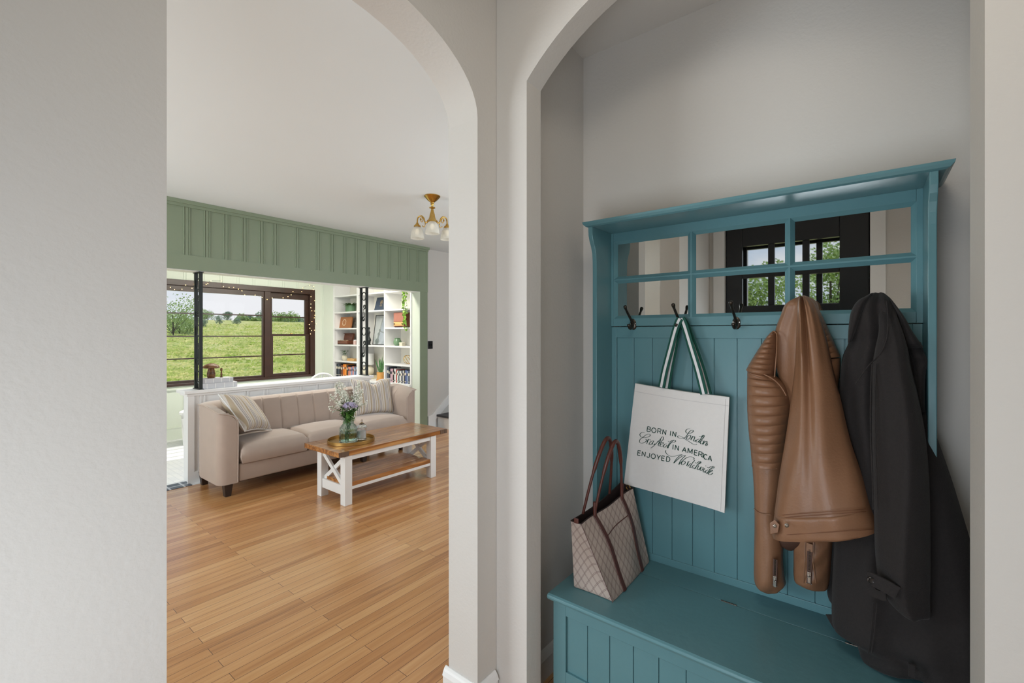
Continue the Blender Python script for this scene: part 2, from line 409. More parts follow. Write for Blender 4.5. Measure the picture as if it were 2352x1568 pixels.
def catmull(tab, x):
    if x <= tab[0][0]: return tab[0][1:]
    for i in range(len(tab)-1):
        a, b = tab[i], tab[i+1]
        if x <= b[0]:
            t = (x-a[0])/(b[0]-a[0]); p0 = tab[i-1] if i > 0 else a; p3 = tab[i+2] if i+2 < len(tab) else b
            o_ = []
            for k in range(1, len(a)):
                m1 = (b[k]-p0[k])/(b[0]-p0[0]+1e-9)*(b[0]-a[0]); m2 = (p3[k]-a[k])/(p3[0]-a[0]+1e-9)*(b[0]-a[0])
                o_.append((2*t**3-3*t*t+1)*a[k]+(t**3-2*t*t+t)*m1+(-2*t**3+3*t*t)*b[k]+(t**3-t*t)*m2)
            return tuple(o_)
    return tab[-1][1:]
def spline(pts, n=8):
    pts = [Vector(p) for p in pts]; r = []
    for i in range(len(pts)-1):
        p0 = pts[max(i-1, 0)]; p1 = pts[i]; p2 = pts[i+1]; p3 = pts[min(i+2, len(pts)-1)]
        for k in range(n):
            t = k/n
            r.append(.5*((2*p1)+(-p0+p2)*t+(2*p0-5*p1+4*p2-p3)*t*t+(-p0+3*p1-3*p2+p3)*t**3))
    r.append(pts[-1]); return r

# ================================================================ THE SETTING
YW0, YW1 = 1.047, 1.187          # wall with the arch to the living room
X1, X1B = 1.246, 1.330           # front wall of the coat alcove
XB = 1.80                        # back of the alcove
YR = -.42                        # right wall of the entry
XE = -.5                         # wall of the front door
ZV, ZL = 2.585, 2.545            # ceilings
YG0, YG1 = 4.81, 4.965           # sage wall
YN = 6.955                        # nook window wall
ZH = 1.925                       # underside of the sage header

struct('floor', MB().box(-2, 7.6, -1.2, 4.73, -.06, 0), FLOORW, origin=(0, 0, 0))
struct('trim_1', MB().box(-2, 1.42, 4.73, 4.89, -.06, .004), SLATE, origin=(0, 0, 0))
mb = MB().box(-2, 7.6, 4.89, 7, -.06, 0).box(1.42, 7.6, 4.73, 4.89, -.06, 0); struct('floor', mb, TILE, origin=(0, 0, 0))
struct('ceiling', MB().box(-2.1, 7.6, YW1, 4.9, ZL, ZL+.08), CEIL)
struct('ceiling', MB().box(-.65, 1.95, -1.2, YW0, ZV, ZV+.05), WALL)
struct('ceiling', MB().box(-2.1, 4.6, YG1, 7.15, 2.36, 2.42), CEIL)

def arched_wall(u0, u1, w0, w1, z1, lo, hi, curve, axis, n=28):
    """wall with an arched doorway; u runs along the wall, w across it"""
    mb = MB()
    P = (lambda u, w, z: (u, w, z)) if axis == 'x' else (lambda u, w, z: (w, u, z))
    def bx(a, b, z0_, z1_):
        p, q = P(a, w0, z0_), P(b, w1, z1_); mb.box(p[0], q[0], p[1], q[1], z0_, z1_)
    if lo > u0: bx(u0, lo, 0, z1)
    if hi < u1: bx(hi, u1, 0, z1)
    us = [lo+(hi-lo)*(.5-.5*math.cos(PI*k/n)) for k in range(n+1)]
    rings = []
    for u in us:
        z = curve(u); rings.append([P(u, w0, z), P(u, w1, z), P(u, w1, z1), P(u, w0, z1)])
    mb.loft(rings)
    return mb
A0, A1 = .273, 1.146
def arch1(u):
    x = (u-(A0+A1)/2)/((A1-A0)/2); return 2.088+.24*math.sqrt(max(0, 1-x*x))
mb = arched_wall(-2.0, 1.95, YW0, YW1, 2.6, A0, A1, arch1, 'x'); struct('wall_left', mb, WALL, smooth=30)
O0, O1 = -.179, .912
def arch2(u):
    x = u-(O0+O1)/2; return 2.216+math.sqrt(max(0, .75**2-x*x))-.5194
mb = arched_wall(-.9, YW0-.001, X1, X1B, 2.585, O0, O1, arch2, 'y'); struct('wall_front', mb, WALL, smooth=30)
struct('trim_12', MB().box(X1B, 1.403, -.9, -.179, 0, 2.585), WALL)
struct('wall_back', MB().box(XB, XB+.12, -1.0, 1.047, 0, 2.585), WALL)
struct('wall_side', MB().box(X1B, XB, 1.002, 1.046, 0, 2.585), WALL)
struct('wall_side', MB().box(X1B, XB, -1.0, -.9, 0, 2.585), WALL)
struct('wall_right', MB().box(XE-.15, X1-.0005, YR-.12, YR, 0, 2.585), WALL)
# the front-door wall, door opening Y -.02 .. .926
mb = MB().box(XE-.15, XE, YR, -.02, 0, 2.585).box(XE-.15, XE, .926, YW0-.001, 0, 2.585).box(XE-.15, XE, -.02, .926, 2.30, 2.585)
struct('wall_entry', mb, WALL)
# living-room walls outside the view (added fill lights stand before the left and the front one), the stair wall
struct('wall_living_left', MB().box(-2.1, -2.0, YW0, 4.9, 0, 2.6), WALL)
struct('wall_living_front', MB().box(1.951, 7.6, 1.10, 1.187, 0, 2.6), WALL)
struct('wall_living_right', MB().box(7.5, 7.6, 1.19, 4.88, 0, 2.6), WALL)
struct('wall_stair', MB().box(4.30, 7.6, 4.88, 4.98, 0, 2.6), WALL)

# baseboards at the arch pier and on the left wall
def base_prof(h=.15, d=.016): return [(0, 0), (d, 0), (d, h-.03), (d+.004, h-.026), (d-.002, h-.012), (d-.006, h-.006), (.004, h), (0, h)]
def baseboard(pts, name, m=TRIM, h=.15):
    """pts: plan polyline, board grows to the left side of travel"""
    mb = MB(); n = len(pts); offs = []
    P = [Vector((p[0], p[1])) for p in pts]
    nr = []
    for i in range(n):
        ds = []
        if i > 0: ds.append((P[i]-P[i-1]).normalized())
        if i < n-1: ds.append((P[i+1]-P[i]).normalized())
        ns = [Vector((-d.y, d.x)) for d in ds]
        b = sum(ns, Vector((0, 0))); b.normalize(); b = b/max(.3, b.dot(ns[0])); nr.append(b)
    mb.loft([[(P[i].x+nr[i].x*a, P[i].y+nr[i].y*a, z) for a, z in base_prof(h)] for i in range(n)])
    return struct(name, mb, m)
baseboard([(1.1455, 1.2), (1.1455, YW0-.0005), (1.236, YW0-.0005)][::-1], 'baseboard_front')
baseboard([(A0+.0005, YW0-.0005), (XE+.02, YW0-.0005)], 'baseboard_left')
baseboard([(XB-.0005, -.2), (XB-.0005, 1.0015), (X1B+.001, 1.0015)], 'baseboard_alcove', WALL, .11)

# sage wall with its header, board-and-batten face
mb = MB().box(-2.0, 4.236, YG0, YG1, ZH, ZL).box(4.104, 4.236, YG0, YG1, 0, ZH).box(-2.0, -.4, YG0, YG1, 0, ZH)
struct('wall_far', mb, SAGE)
mb = MB()
mb.box(-2.0, 4.25, YG0-.03, YG0, ZL-.035, ZL-.001).box(-2.0, 4.24, YG0-.016, YG0, ZL-.06, ZL-.035)
mb.box(-2.0, 4.238, YG0-.006, YG0, ZH, 2.056)       # flat rail
for x in (4.205,): mb.box(x, 4.238, YG0-.006, YG0, 2.056, ZL-.06)
pairs = [(135,182),(290,333),(437,475),(573,612),(702,740),(805,840),(972,1008),(1130,1160),(1240,1258),(1335,1355),(1420,1440),(1508,1528),(1590,1608),(1668,1686),(1745,1762),(1815,1830),(1885,1898)]
for a, b in pairs:
    xa = onY(380+a/3.267, 550, YG0).x; xb = onY(380+b/3.267, 550, YG0).x; c = (xa+xb)/2; w = .021
    mb.box(c-w*.55, c+w*.55, YG0-.004, YG0, 2.056, ZL-.06)
    for s in (-1, 1):
        mb.prism([(c+s*w-.005, YG0), (c+s*w-.003, YG0-.007), (c+s*w+.003, YG0-.007), (c+s*w+.005, YG0)], 'z', 2.056, ZL-.06)
struct('trim_2', mb, SAGE)
# jamb lining of the opening, in the sage lightened for window light
struct('trim_3', MB().box(4.098, 4.104, YG0+.002, YG1+.01, 0, ZH), SAGE_LIT)
struct('trim_4', MB().box(-.4, 4.098, YG0+.01, YG1+.01, ZH-.006, ZH), WHITE)

# nook walls
WX0, WX1, WZ0, WZ1 = .45, 3.755, .675, 2.045
mb = MB().box(-2.0, WX0+.03, YN, YN+.14, 0, 2.4).box(WX1-.03, 4.5, YN, YN+.14, 0, 2.4).box(WX0+.03, WX1-.03, YN, YN+.14, 0, WZ0+.03).box(WX0+.03, WX1-.03, YN, YN+.14, WZ1-.03, 2.4)
struct('wall_window', mb, SAGE_LIT)
mb = MB()
x = .1
while x < 4.02:
    for z0, z1 in ((.15, .66), (WZ1+.0, 2.36)) if x < WX1 else ((.15, 2.36),):
        if z1 > z0: mb.box(x, x+.012, YN-.006, YN, z0, z1).box(x+.03, x+.042, YN-.006, YN, z0, z1)
    x += .21
mb.box(-.3, 4.05, YN-.016, YN, 0, .14).box(-.3, 4.05, YN-.02, YN, .14, .155)
mb.box(.0, 3.75, YN-.03, YN, WZ0-.045, WZ0-.02)
struct('trim_5', mb, SAGE_LIT)
struct('wall_nook_right', MB().box(4.39, 4.45, 4.981, YN, 0, 2.4), CREAM)
struct('wall_nook_left', MB().box(-.5, -.4, YG1, YN, 0, 2.4), SAGE_LIT)

# nook window: casing, picture pane with thin bars, double-hung sash
mxa, mxb = onY(604, 700, YN).x, onY(624, 700, YN).x
win = struct('window_1', MB().box(WX0, WX1, YN-.022, YN+.10, WZ1-.075, WZ1).box(WX0, WX1, YN-.022, YN+.10, WZ0, WZ0+.035)
    .box(WX1-.075, WX1, YN-.022, YN+.10, WZ0+.035, WZ1-.075).box(WX0, WX0+.075, YN-.022, YN+.10, WZ0+.035, WZ1-.075)
    .box(mxa+.02, mxb-.02, YN-.016, YN+.10, WZ0+.035, WZ1-.075), DKWOOD, bevel=.004)
mb = MB(); a0, a1 = WX0+.075, mxa+.02
mb.box(a0, a1, YN+.01, YN+.05, 1.900, WZ1-.075).box(a0, a1, YN+.01, YN+.05, WZ0+.035, 0.741).box(a0, a0+.02, YN+.01, YN+.05, 0.741, 1.900).box(a1-.02, a1, YN+.01, YN+.05, 0.741, 1.900)
for z in (1.615, 1.314, 1.023): mb.box(a0+.02, a1-.02, YN+.015, YN+.04, z-.008, z+.008)
mb.build('window_frame', DKWOOD, win)
b0, b1 = mxb-.02, WX1-.075
for zb, zt, y_, rail in ((1.324, WZ1-.075, YN+.05, .0), (WZ0+.035, 1.345, YN+.02, 0)):
    gz0, gz1 = (1.345, 1.880) if zb > 1 else (0.751, 1.314)
    mb = MB().box(b0, b1, y_, y_+.03, gz1, zt).box(b0, b1, y_, y_+.03, zb, gz0).box(b0, b0+.05, y_, y_+.03, gz0, gz1).box(b1-.055, b1, y_, y_+.03, gz0, gz1)
    zc = 1.604 if zb > 1 else 1.028
    mb.box(b0+.05, b1-.055, y_+.004, y_+.024, zc-.009, zc+.009)
    s_ = mb.build('window_sash', DKWOOD, win, bevel=.003)
    MB().box(b0+.05, b1-.055, y_+.012, y_+.016, gz0, gz1).build('window_pane', PANE, s_)
MB().box(a0+.02, a1-.02, YN+.025, YN+.029, 0.741, 1.900).build('window_pane', PANE, win)
MB().tube([(b0+.3, YN+.01, 1.345), (b0+.3, YN+.0, 1.352), (b0+.33, YN-.004, 1.352)], .006).build('window_latch', BRASS, win)

# half wall between living room and nook, with its white ledge
mb = MB().box(1.42, 3.30, 4.805, 4.955, 0, .80)
hw = struct('wall_half', mb, WHITE)
mb = MB().box(1.372, 3.335, 4.765, 4.995, .808, .838).box(1.395, 3.315, 4.785, 4.975, .786, .808)
mb.build('trim_6', WHITE, hw, bevel=.004)
mb = MB()
x = 1.50
while x < 3.25:
    mb.box(x, x+.014, 4.798, 4.805, .10, .786).box(x+.03, x+.044, 4.798, 4.805, .10, .786); x += .185
mb.box(1.405, 3.30, 4.79, 4.805, 0, .10).box(1.405, 1.455, 4.79, 4.805, .1, .786)
mb.build('trim_7', WHITE, hw)

# black front door behind the viewer, with six panes, and the porch frame beyond (seen in the mirror)
D0, D1 = -.015, .921
door = MB()
gy0, gy1 = .155, .80
zr = [(2.06, 1.865), (1.80, 1.575)]
# rails and stiles
door.box(XE-.075, XE-.03, D0, gy0, 0.01, 2.295).box(XE-.075, XE-.03, gy1, D1, 0.01, 2.295)
door.box(XE-.075, XE-.03, gy0, gy1, 2.06, 2.295).box(XE-.075, XE-.03, gy0, gy1, 1.80, 1.865).box(XE-.075, XE-.03, gy0, gy1, .01, 1.575)
cw = (gy1-gy0-.09)/3
cols = []
for k in range(3):
    y0 = gy0+k*(cw+.045); cols.append((y0, y0+cw))
    if k < 2: door.box(XE-.07, XE-.035, y0+cw, y0+cw+.045, 1.575, 2.06)
dobj = struct('door_1', door, BLACK, bevel=.004)
for y0, y1 in cols:
    for zt, zb in zr:
        MB().box(XE-.055, XE-.050, y0, y1, zb, zt).build('door_pane', PANE, dobj)
struct('trim_8', MB().box(XE, XE+.015, D0-.09, D0-.005, 0, 2.39).box(XE, XE+.015, D1+.005, D1+.09, 0, 2.39).box(XE, XE+.015, D0-.005, D1+.005, 2.30, 2.39), TRIM, bevel=.003)
for z in (1.78, .3):
    MB().tube([(XE-.028, D0+.0, z-.04), (XE-.028, D0+.0, z+.04)], .007).build('door_hinge', IRON, dobj)
kb = MB(); kb.M = Matrix.Translation((XE-.03, .86, 1.0)) @ Matrix.Rotation(PI/2, 4, 'Y')
kb.lathe([(.028, 0), (.028, .006), (.01, .012), (.01, .03), (.026, .04), (.026, .055), (.012, .066)], n=20).build('door_knob', BRASS, dobj, smooth=40)
# storm door
sd = MB().box(XE-.25, XE-.22, .02, .12, 0, 2.28).box(XE-.25, XE-.22, .80, .92, 0, 2.28).box(XE-.25, XE-.22, .12, .80, 2.06, 2.28).box(XE-.25, XE-.22, .12, .80, 0, .9).box(XE-.25, XE-.22, .27, .31, .9, 2.06)
struct('door_2', sd, BLACK, bevel=.003)
struct('trim_9', MB().box(XE-.26, XE-.15, -.02, .02, 0, 2.30).box(XE-.26, XE-.15, .92, .96, 0, 2.30).box(XE-.26, XE-.15, .02, .92, 2.28, 2.30), BLACK)

# stairs at the far right of the living room
mb = MB(); tr = []
for k in range(9):
    x0 = 4.47+k*.26; z = .19*(k+1)
    if z > 2.3: break
    mb.box(x0, x0+.27, 3.95, 4.862, 0, z-.03)
    tr.append((x0, z))
st = struct('trim_10', mb, TRIM); st.name = 'staircase'
for k_ in ('kind',): del st[k_]
tag(st, 'white staircase with dark grey treads rising along the grey wall', 'stairs')
for x0, z in tr: MB().box(x0-.02, x0+.27, 3.93, 4.862, z-.03, z).build('tread', simple('grey_tread', rgb(62, 62, 66), .5) if 'grey_tread' not in MATS else MATS['grey_tread'], st, bevel=.006)
mb = MB(); mb.prism([(4.30, 0), (4.44, 0), (4.44, .12), (7.0, 2.0), (7.0, 2.16), (4.38, .20), (4.30, .18)], 'y', 4.864, 4.88)
struct('trim_11', mb, TRIM)
hr = MB().tube([(4.62, 4.80, 1.02-.62), (4.66, 4.80, .45)], .012)
sw = MB().box(4.262+.03, 4.262+.10, 4.872, 4.88, 1.195, 1.305)
c = onY(989, 792, 4.875)
sw = MB().box(4.303, 4.303+.085, 4.870, 4.8795, c.z-.055, c.z+.055)
swo = tag(sw.build('light_switch', BLACK, bevel=.003), 'black double switch plate on the grey stair wall', 'light switch')
for dx in (.024, .06): MB().box(4.303+dx-.004, 4.303+dx+.006, 4.862, 4.871, c.z-.012, c.z+.012).build('toggle', BLACK, swo)

# meadow and hill beyond the window; ground behind the front door
def hill(x, y):
    d = max(0, y-8)
    z = -.75 + 5.3*sm((d-5)/190)+ .0*d
    z += .9*math.sin(x*.018+.6)*sm(d/90) + .8*math.sin(x*.05+y*.03)*sm(d/80) + .10*math.sin(x*.5+y*.23)*sm(d/20)
    return z
mb = MB()
def gy(v): return 7.0+(v**2.4)*420
mb.grid(lambda u, v: ((u-.5)*2*(40+gy(v)*1.2)+10, gy(v), hill((u-.5)*2*(40+gy(v)*1.2)+10, gy(v))), 60, 70)
g = struct('ground', mb, MEADOW, smooth=60, origin=(0, 0, 0))
struct('ground', MB().box(-120, -2.5, -90, 90, -.8, -.3), MEADOW, origin=(0, 0, 0))
struct('floor', MB().box(-2.5, -.65, -2, 1.047, -.06, -.02), TILE, origin=(0, 0, 0))

# ================================================================ HALL TREE
XP = 1.76
ht = thing('hall_tree', 'teal painted hall tree with mirrored top, coat hooks and storage bench seat', 'hall tree', (1.55, .365, 0))
YL, YRt = .845, -.128
Zt = 1.769
# grooved back board
gr_px = [1456.4, 1498.8, 1542, 1590, 1640, 1693.5]
ys = [onX(p, 800, XP+.004).y for p in gr_px]
stp = (ys[0]-ys[-1])/5
yy = [YL-.022]+[ys[0]-stp*k for k in range(0, 12)]
yy = [y for y in yy if y > YRt+.02]+[YRt+.022]
mb = MB()
for a, b in zip(yy[:-1], yy[1:]): mb.box(XP+.004, XP+.02, a-.0012, b+.0012, .46, 1.34)
mb.box(XP+.009, XP+.02, YL, YRt, .46, 1.34)
mb.build('back_boards', TEAL, ht, bevel=.0012)
mb = MB().box(XP, XP+.02, YL, YL-.022, .46, 1.3785).box(XP, XP+.02, YRt, YRt+.022, .46, 1.3785).box(XP, XP+.02, YL-.022, YRt+.022, 1.333, 1.3785).box(XP, XP+.02, YL-.022, YRt+.022, .448, .476)
mb.build('back_frame', TEAL, ht, bevel=.0015)
# mirror frame
gc = [(1419.8, 1580.3), (1599, 1803), (1826, 2092)]
cy = [(onX(a, 640, XP+.01).y, onX(b, 640, XP+.01).y) for a, b in gc]
zA = [onX(1420, y, XP+.01).z for y in (562, 635.5, 651.5, 725)]
mfz = 1.381
mb = MB().box(XP-.004, XP+.02, YL, YL-.010, mfz, Zt).box(XP-.004, XP+.02, YRt, YRt+.014, mfz, Zt)
m_ = .012
def fb(y0, y1, z0, z1, x=XP-.004): mb.box(x, XP+.02, y0, y1, z0, z1)
fb(YL-.0105, YRt+.0145, zA[0]+m_, Zt); fb(YL-.0105, YRt+.0145, mfz, zA[3]-m_)
fb(YL-.0105, YRt+.0145, zA[2]+m_, zA[1]-m_)
fb(YL-.0105, cy[0][0]+m_, zA[3]-m_, zA[0]+m_); fb(cy[2][1]-m_, YRt+.0145, zA[3]-m_, zA[0]+m_)
for k in (0, 1):
    for za, zb in ((zA[1]-m_, zA[0]+m_), (zA[3]-m_, zA[2]+m_)): fb(cy[k][1]-m_, cy[k+1][0]+m_, za, zb)
mf = mb.build('mirror_frame', TEAL, ht, bevel=.0015)
for y0, y1 in cy:
    for zt, zb in ((zA[0], zA[1]), (zA[2], zA[3])):
        b = MB(); R = []
        for e, xx in ((m_, XP-.004), (m_-.003, XP-.001), (0, XP+.0095)):
            R.append([b.av(p) for p in ((xx, y0+e, zt+e), (xx, y1-e, zt+e), (xx, y1-e, zb-e), (xx, y0+e, zb-e))])
        for p, q in zip(R[:-1], R[1:]):
            for k in range(4): b.f.append((p[k], p[(k+1) % 4], q[(k+1) % 4], q[k]))
        b.build('glazing_bead', TEAL, mf)
        MB().box(XP+.010, XP+.014, y0+.003, y1-.003, zb-.003, zt+.003).build('mirror_pane', MIRROR, ht)
# shaped side boards
def side(y0, y1):
    f = [(XP+.02, .448), (1.625, .448), (1.625, 1.60)]
    for z, x in ((1.64, 1.624), (1.67, 1.620), (1.695, 1.610), (1.715, 1.598), (1.735, 1.590), (1.755, 1.588), (Zt, 1.588)): f.append((x, z))
    f.append((XP+.02, Zt)); return MB().prism(f, 'y', y0, y1)
side(YL, YL+.018).build('side_board', TEAL, ht, bevel=.002, seg=2)
side(YRt-.018, YRt).build('side_board', TEAL, ht, bevel=.002, seg=2)
def rect(x0, x1, y0, y1, z): return [(x0, y0, z), (x1, y0, z), (x1, y1, z), (x0, y1, z)]
mb = MB().loft([rect(1.590, 1.79, -.160, .868, Zt), rect(1.583, 1.79, -.168, .875, Zt+.004), rect(1.578, 1.79, -.175, .882, Zt+.012), rect(1.577, 1.79, -.177, .884, Zt+.020)])
mb.build('cornice', TEAL, ht, bevel=.001)
# bench
BY0, BY1 = -.128, .872
mb = MB(); prof = [(1.637, .428), (1.322, .428), (1.313, .431), (1.309, .439), (1.311, .446), (1.318, .450), (1.637, .450)]
mb.prism(prof, 'y', BY0, BY1); mb.build('seat_lid', TEAL, ht, bevel=.0015)
MB().box(1.6405, 1.779, BY0, BY1, .428, .4495).build('seat_strip', TEAL, ht, bevel=.001)
for px in (1674, 1965):
    p = onZ(px, 1384 if px < 1800 else 1484, .45); hb = MB()
    for k in range(5): hb.tube([(1.6388, p.y+.024-k*.0098, .4495), (1.6388, p.y+.0155-k*.0098, .4495)], .0032, 8)
    hb.build('hinge', BRONZE, ht)
fy1, fy0 = .862, -.12
mb = MB().box(1.335, 1.355, fy1, fy1-.05, .02, .428).box(1.335, 1.355, fy0, fy0+.05, .02, .428).box(1.335, 1.355, fy1-.05, fy0+.05, .3815, .428).box(1.335, 1.355, fy1-.05, fy0+.05, .02, .19)
mb.box(1.355, 1.755, fy1-.018, fy1, .02, .428).box(1.355, 1.755, fy0, fy0+.018, .02, .428).box(1.355, 1.755, fy0+.018, fy1-.018, .02, .04)
mb.build('bench_box', TEAL, ht, bevel=.0015)
mb = MB(); y = fy1-.05; n = 11; w = (fy1-.05-(fy0+.05))/n
for k in range(n): mb.box(1.343, 1.353, y-k*w-.0012, y-(k+1)*w+.0012, .19, .3815)
mb.box(1.349, 1.354, fy0+.05, fy1-.05, .19, .3815)
mb.build('bench_boards', TEAL, ht, bevel=.001)
# hooks
def hook(px):
    c = onX(px, 743.5, XP); y = c.y; z = 1.389; x = XP
    mb = MB(); ring = lambda r, d: [(x-d, y+.0155*r*math.cos(a), z+.024*r*math.sin(a)) for a in [2*PI*k/28 for k in range(28)]]
    mb.loft([ring(1, 0), ring(.98, .0025), ring(.8, .005), ring(.3, .008)])
    o = mb.build('coat_hook', BRONZE, ht, smooth=50)
    pr = MB().tube(spline([(x-.004, y, z-.008), (x-.014, y, z+.006), (x-.028, y+.001, z+.022), (x-.048, y+.002, z+.040), (x-.066, y+.003, z+.058), (x-.076, y+.003, z+.072)], 6), [.0062]*8+[.005]*14+[.0045, .0048, .0055, .006, .0068, .0072, .0072, .0066, .004], 10)
    pr.build('hook_prong', BRONZE, o, smooth=60)
    pr = MB().tube(spline([(x-.004, y, z+.004), (x-.014, y, z-.010), (x-.028, y, z-.018), (x-.040, y+.001, z-.012), (x-.044, y+.001, z-.001)], 6), [.0065]*18+[.0055, .006, .007, .0075, .0075, .0068, .004], 10)
    pr.build('hook_prong', BRONZE, o, smooth=60)
    for s in (-1, 1):
        sb = MB(); sb.M = Matrix.Translation((x-.0055, y+s*.0095, z+.002)) @ Matrix.Rotation(-PI/2, 4, 'Y'); sb.lathe([(.0032, 0), (.0026, .0012), (0.0008, .0016)], n=10).build('screw', CHROME, o)
    return y
HK = [hook(p) for p in (1455, 1563, 1692, 1843, 2018)]

# ================================================================ CANVAS TOTE
TX = 1.712
tC = [onX(1459, 880, TX), onX(1675, 912, TX), onX(1664, 1178, TX), onX(1433, 1112, TX)]
def tote_pt(u, v, x=0):
    p = tC[0].lerp(tC[1], u).lerp(tC[3].lerp(tC[2], u), v)
    bow = .010*math.sin(PI*u)*math.sin(PI*min(1, v*1.0)) + .0035*math.sin(9*u+2)*(1-v)**2 + .003*math.sin(5*v+6*u)
    e = min(1, 8*min(u, 1-u))**.5
    p = p + Vector((-bow*e - x, 0, 0)); p.z += .004*math.sin(PI*u)*(1-2*v)*(-1)
    return p
tote = thing('tote_bag', 'white canvas tote bag with green lettering hanging from the second hook', 'tote bag', (TX, tC[3].lerp(tC[2], .5).y, tC[2].z))
mb = MB(); rings = []
N = 30
for j in range(31):
    v = j/30
    rings.append([tote_pt(i/N, v) for i in range(N+1)]+[tote_pt(1-i/N, v)+Vector((.010+.006*math.sin(PI*i/N), 0, 0)) for i in range(N+1)])
mb.loft(rings); mb.build('bag_body', CANVAS, tote, smooth=50)
mb = MB().ribbon([tote_pt(i/30, .075, .0006) for i in range(31)], .0012, (1, 0, 0), .0012)
mb.ribbon([tote_pt(.965, .02+i/30*.97, .0006) for i in range(31)], .0012, (1, 0, 0), .0012)
mb.build('seam', simple('canvas_stitch', rgb(200, 198, 198), .9), tote)
hk = Vector((XP-.030, HK[1], 1.374))
def strap(pts, xoff):
    P = [onX(a, b, x) for a, b, x in pts]; P = spline(P, 8)
    MB().ribbon(P, .029, (1, -.35, 0), .0022).build('strap', WEBG, tote)
    Q = [p+Vector((-.0016, .0006, 0)) for p in P]
    s_ = MB().ribbon(Q, .0105, (1, -.35, 0), .0012).build('strap_stripe', WEBW, tote)
strap([(1531, 892, TX+.012), (1538, 850, 1.722), (1548, 800, 1.728), (1557, 752, 1.733), (1563, 733, 1.734)], 0)
strap([(1627, 905, TX+.012), (1612, 850, 1.722), (1595, 800, 1.728), (1577, 750, 1.733), (1566, 733, 1.734)], 0)
strap([(1519, 889, TX-.006), (1527, 850, 1.708), (1540, 800, 1.712), (1553, 752, 1.716), (1562, 731, 1.718)], 0)
strap([(1617, 905, TX-.008), (1603, 850, 1.708), (1588, 800, 1.712), (1573, 750, 1.716), (1565, 731, 1.718)], 0)
# lettering: strokes traced in picture coordinates of a close view, laid on the cloth
def zt(x, y):
    P = onX(1430+x/10.226, 970+y/10.226, TX-.0042)
    # find u,v on the cloth for depth
    a = tC[0]; ex = tC[1]-tC[0]; ez = tC[3]-tC[0]
    v = (a.z-P.z)/(-ez.z) if abs(ez.z) > 1e-6 else 0
    for _ in range(3):
        l = tC[0].lerp(tC[3], v); r = tC[1].lerp(tC[2], v); u = (P.y-l.y)/(r.y-l.y)
        zt_ = tC[0].lerp(tC[1], u).z; zb_ = tC[3].lerp(tC[2], u).z; v = (zt_-P.z)/(zt_-zb_)
    q = tote_pt(min(1, max(0, u)), min(1, max(0, v)))
    return onX(1430+x/10.226, 970+y/10.226, q.x-.0011)
ink = MB(); PXM = .0017/10.226
def stroke(pts, w0, w1=0, sp=True, n=6):
    P = [zt(*p) for p in pts]
    if sp and len(P) > 2: P = spline(P, n)
    W_ = []
    for i in range(len(P)):
        d = (P[min(i+1, len(P)-1)]-P[max(i-1, 0)]).normalized()
        W_.append((w0 + w1*max(0, abs(d.z)-.25)/.75)*PXM)
    ink.ribbon(P, W_, (1, 0, 0), .0006)
CAPS = {
 'B': [[(0,0),(0,1)], [(0,1),(.45,1),(.62,.9),(.64,.76),(.58,.6),(.42,.53),(0,.53)], [(.42,.53),(.62,.46),(.72,.28),(.64,.1),(.45,0),(0,0)]],
 'O': [[(.5+.46*math.cos(a*PI/8), .5+.5*math.sin(a*PI/8)) for a in range(17)]],
 'R': [[(0,0),(0,1)], [(0,1),(.45,1),(.64,.92),(.68,.74),(.62,.56),(.45,.48),(0,.48)], [(.42,.48),(.72,0)]],
 'N': [[(0,0),(0,1)], [(0,1),(.68,0)], [(.68,0),(.68,1)]],
 'I': [[(0,0),(0,1)]],
 'A': [[(0,0),(.42,1)], [(.42,1),(.84,0)], [(.15,.34),(.69,.34)]],
 'M': [[(0,0),(0,1)], [(0,1),(.44,.12)], [(.44,.12),(.88,1)], [(.88,1),(.88,0)]],
 'E': [[(0,0),(0,1)], [(0,1),(.6,1)], [(0,.52),(.54,.52)], [(0,0),(.62,0)]],
 'C': [[(.5+.46*math.cos(a*PI/8), .5+.5*math.sin(a*PI/8)) for a in range(2, 15)]],
 'J': [[(.5,1),(.5,.25),(.42,.06),(.25,0),(.08,.06),(0,.24)]],
 'Y': [[(0,1),(.4,.45)], [(.8,1),(.4,.45)], [(.4,.45),(.4,0)]],
 'D': [[(0,0),(0,1)], [(0,1),(.35,1),(.62,.86),(.74,.5),(.62,.14),(.35,0),(0,0)]]}
def caps(items, h, lean):
    """items: (char, baseline x, y, slope) in the close view"""
    for ch, x, y, sl in items:
        W_ = h*(.80 if ch == 'C' else .92 if ch == 'A' and x > 1900 else 1.0)
        for st_ in CAPS[ch]:
            pts = [(x+a*W_+b*lean*h, y+a*W_*sl-b*h) for a, b in st_]
            stroke(pts, 16, 0, sp=len(pts) > 2 and ch in 'BORCJD' and len(st_) > 5, n=4)
caps([('B', 572, 205, .16), ('O', 672, 226, .20), ('R', 818, 248, .2), ('N', 936, 274, .2), ('I', 1118, 306, .2), ('N', 1170, 318, .22)], 108, .13)
caps([('I', 1178, 630, .24), ('N', 1232, 642, .24), ('A', 1398, 684, .25), ('M', 1530, 712, .25), ('E', 1680, 757, .26), ('R', 1782, 790, .27), ('I', 1884, 826, .28), ('C', 1898, 850, .29), ('A', 2002, 882, .30)], 112, .10)
caps([('E', 350, 766, .16), ('N', 452, 788, .18), ('J', 570, 815, .2), ('O', 660, 836, .2), ('Y', 794, 862, .2), ('E', 912, 888, .2), ('D', 1024, 908, .2)], 108, .12)
S = lambda p, w0=5, w1=11: stroke(p, w0, w1)
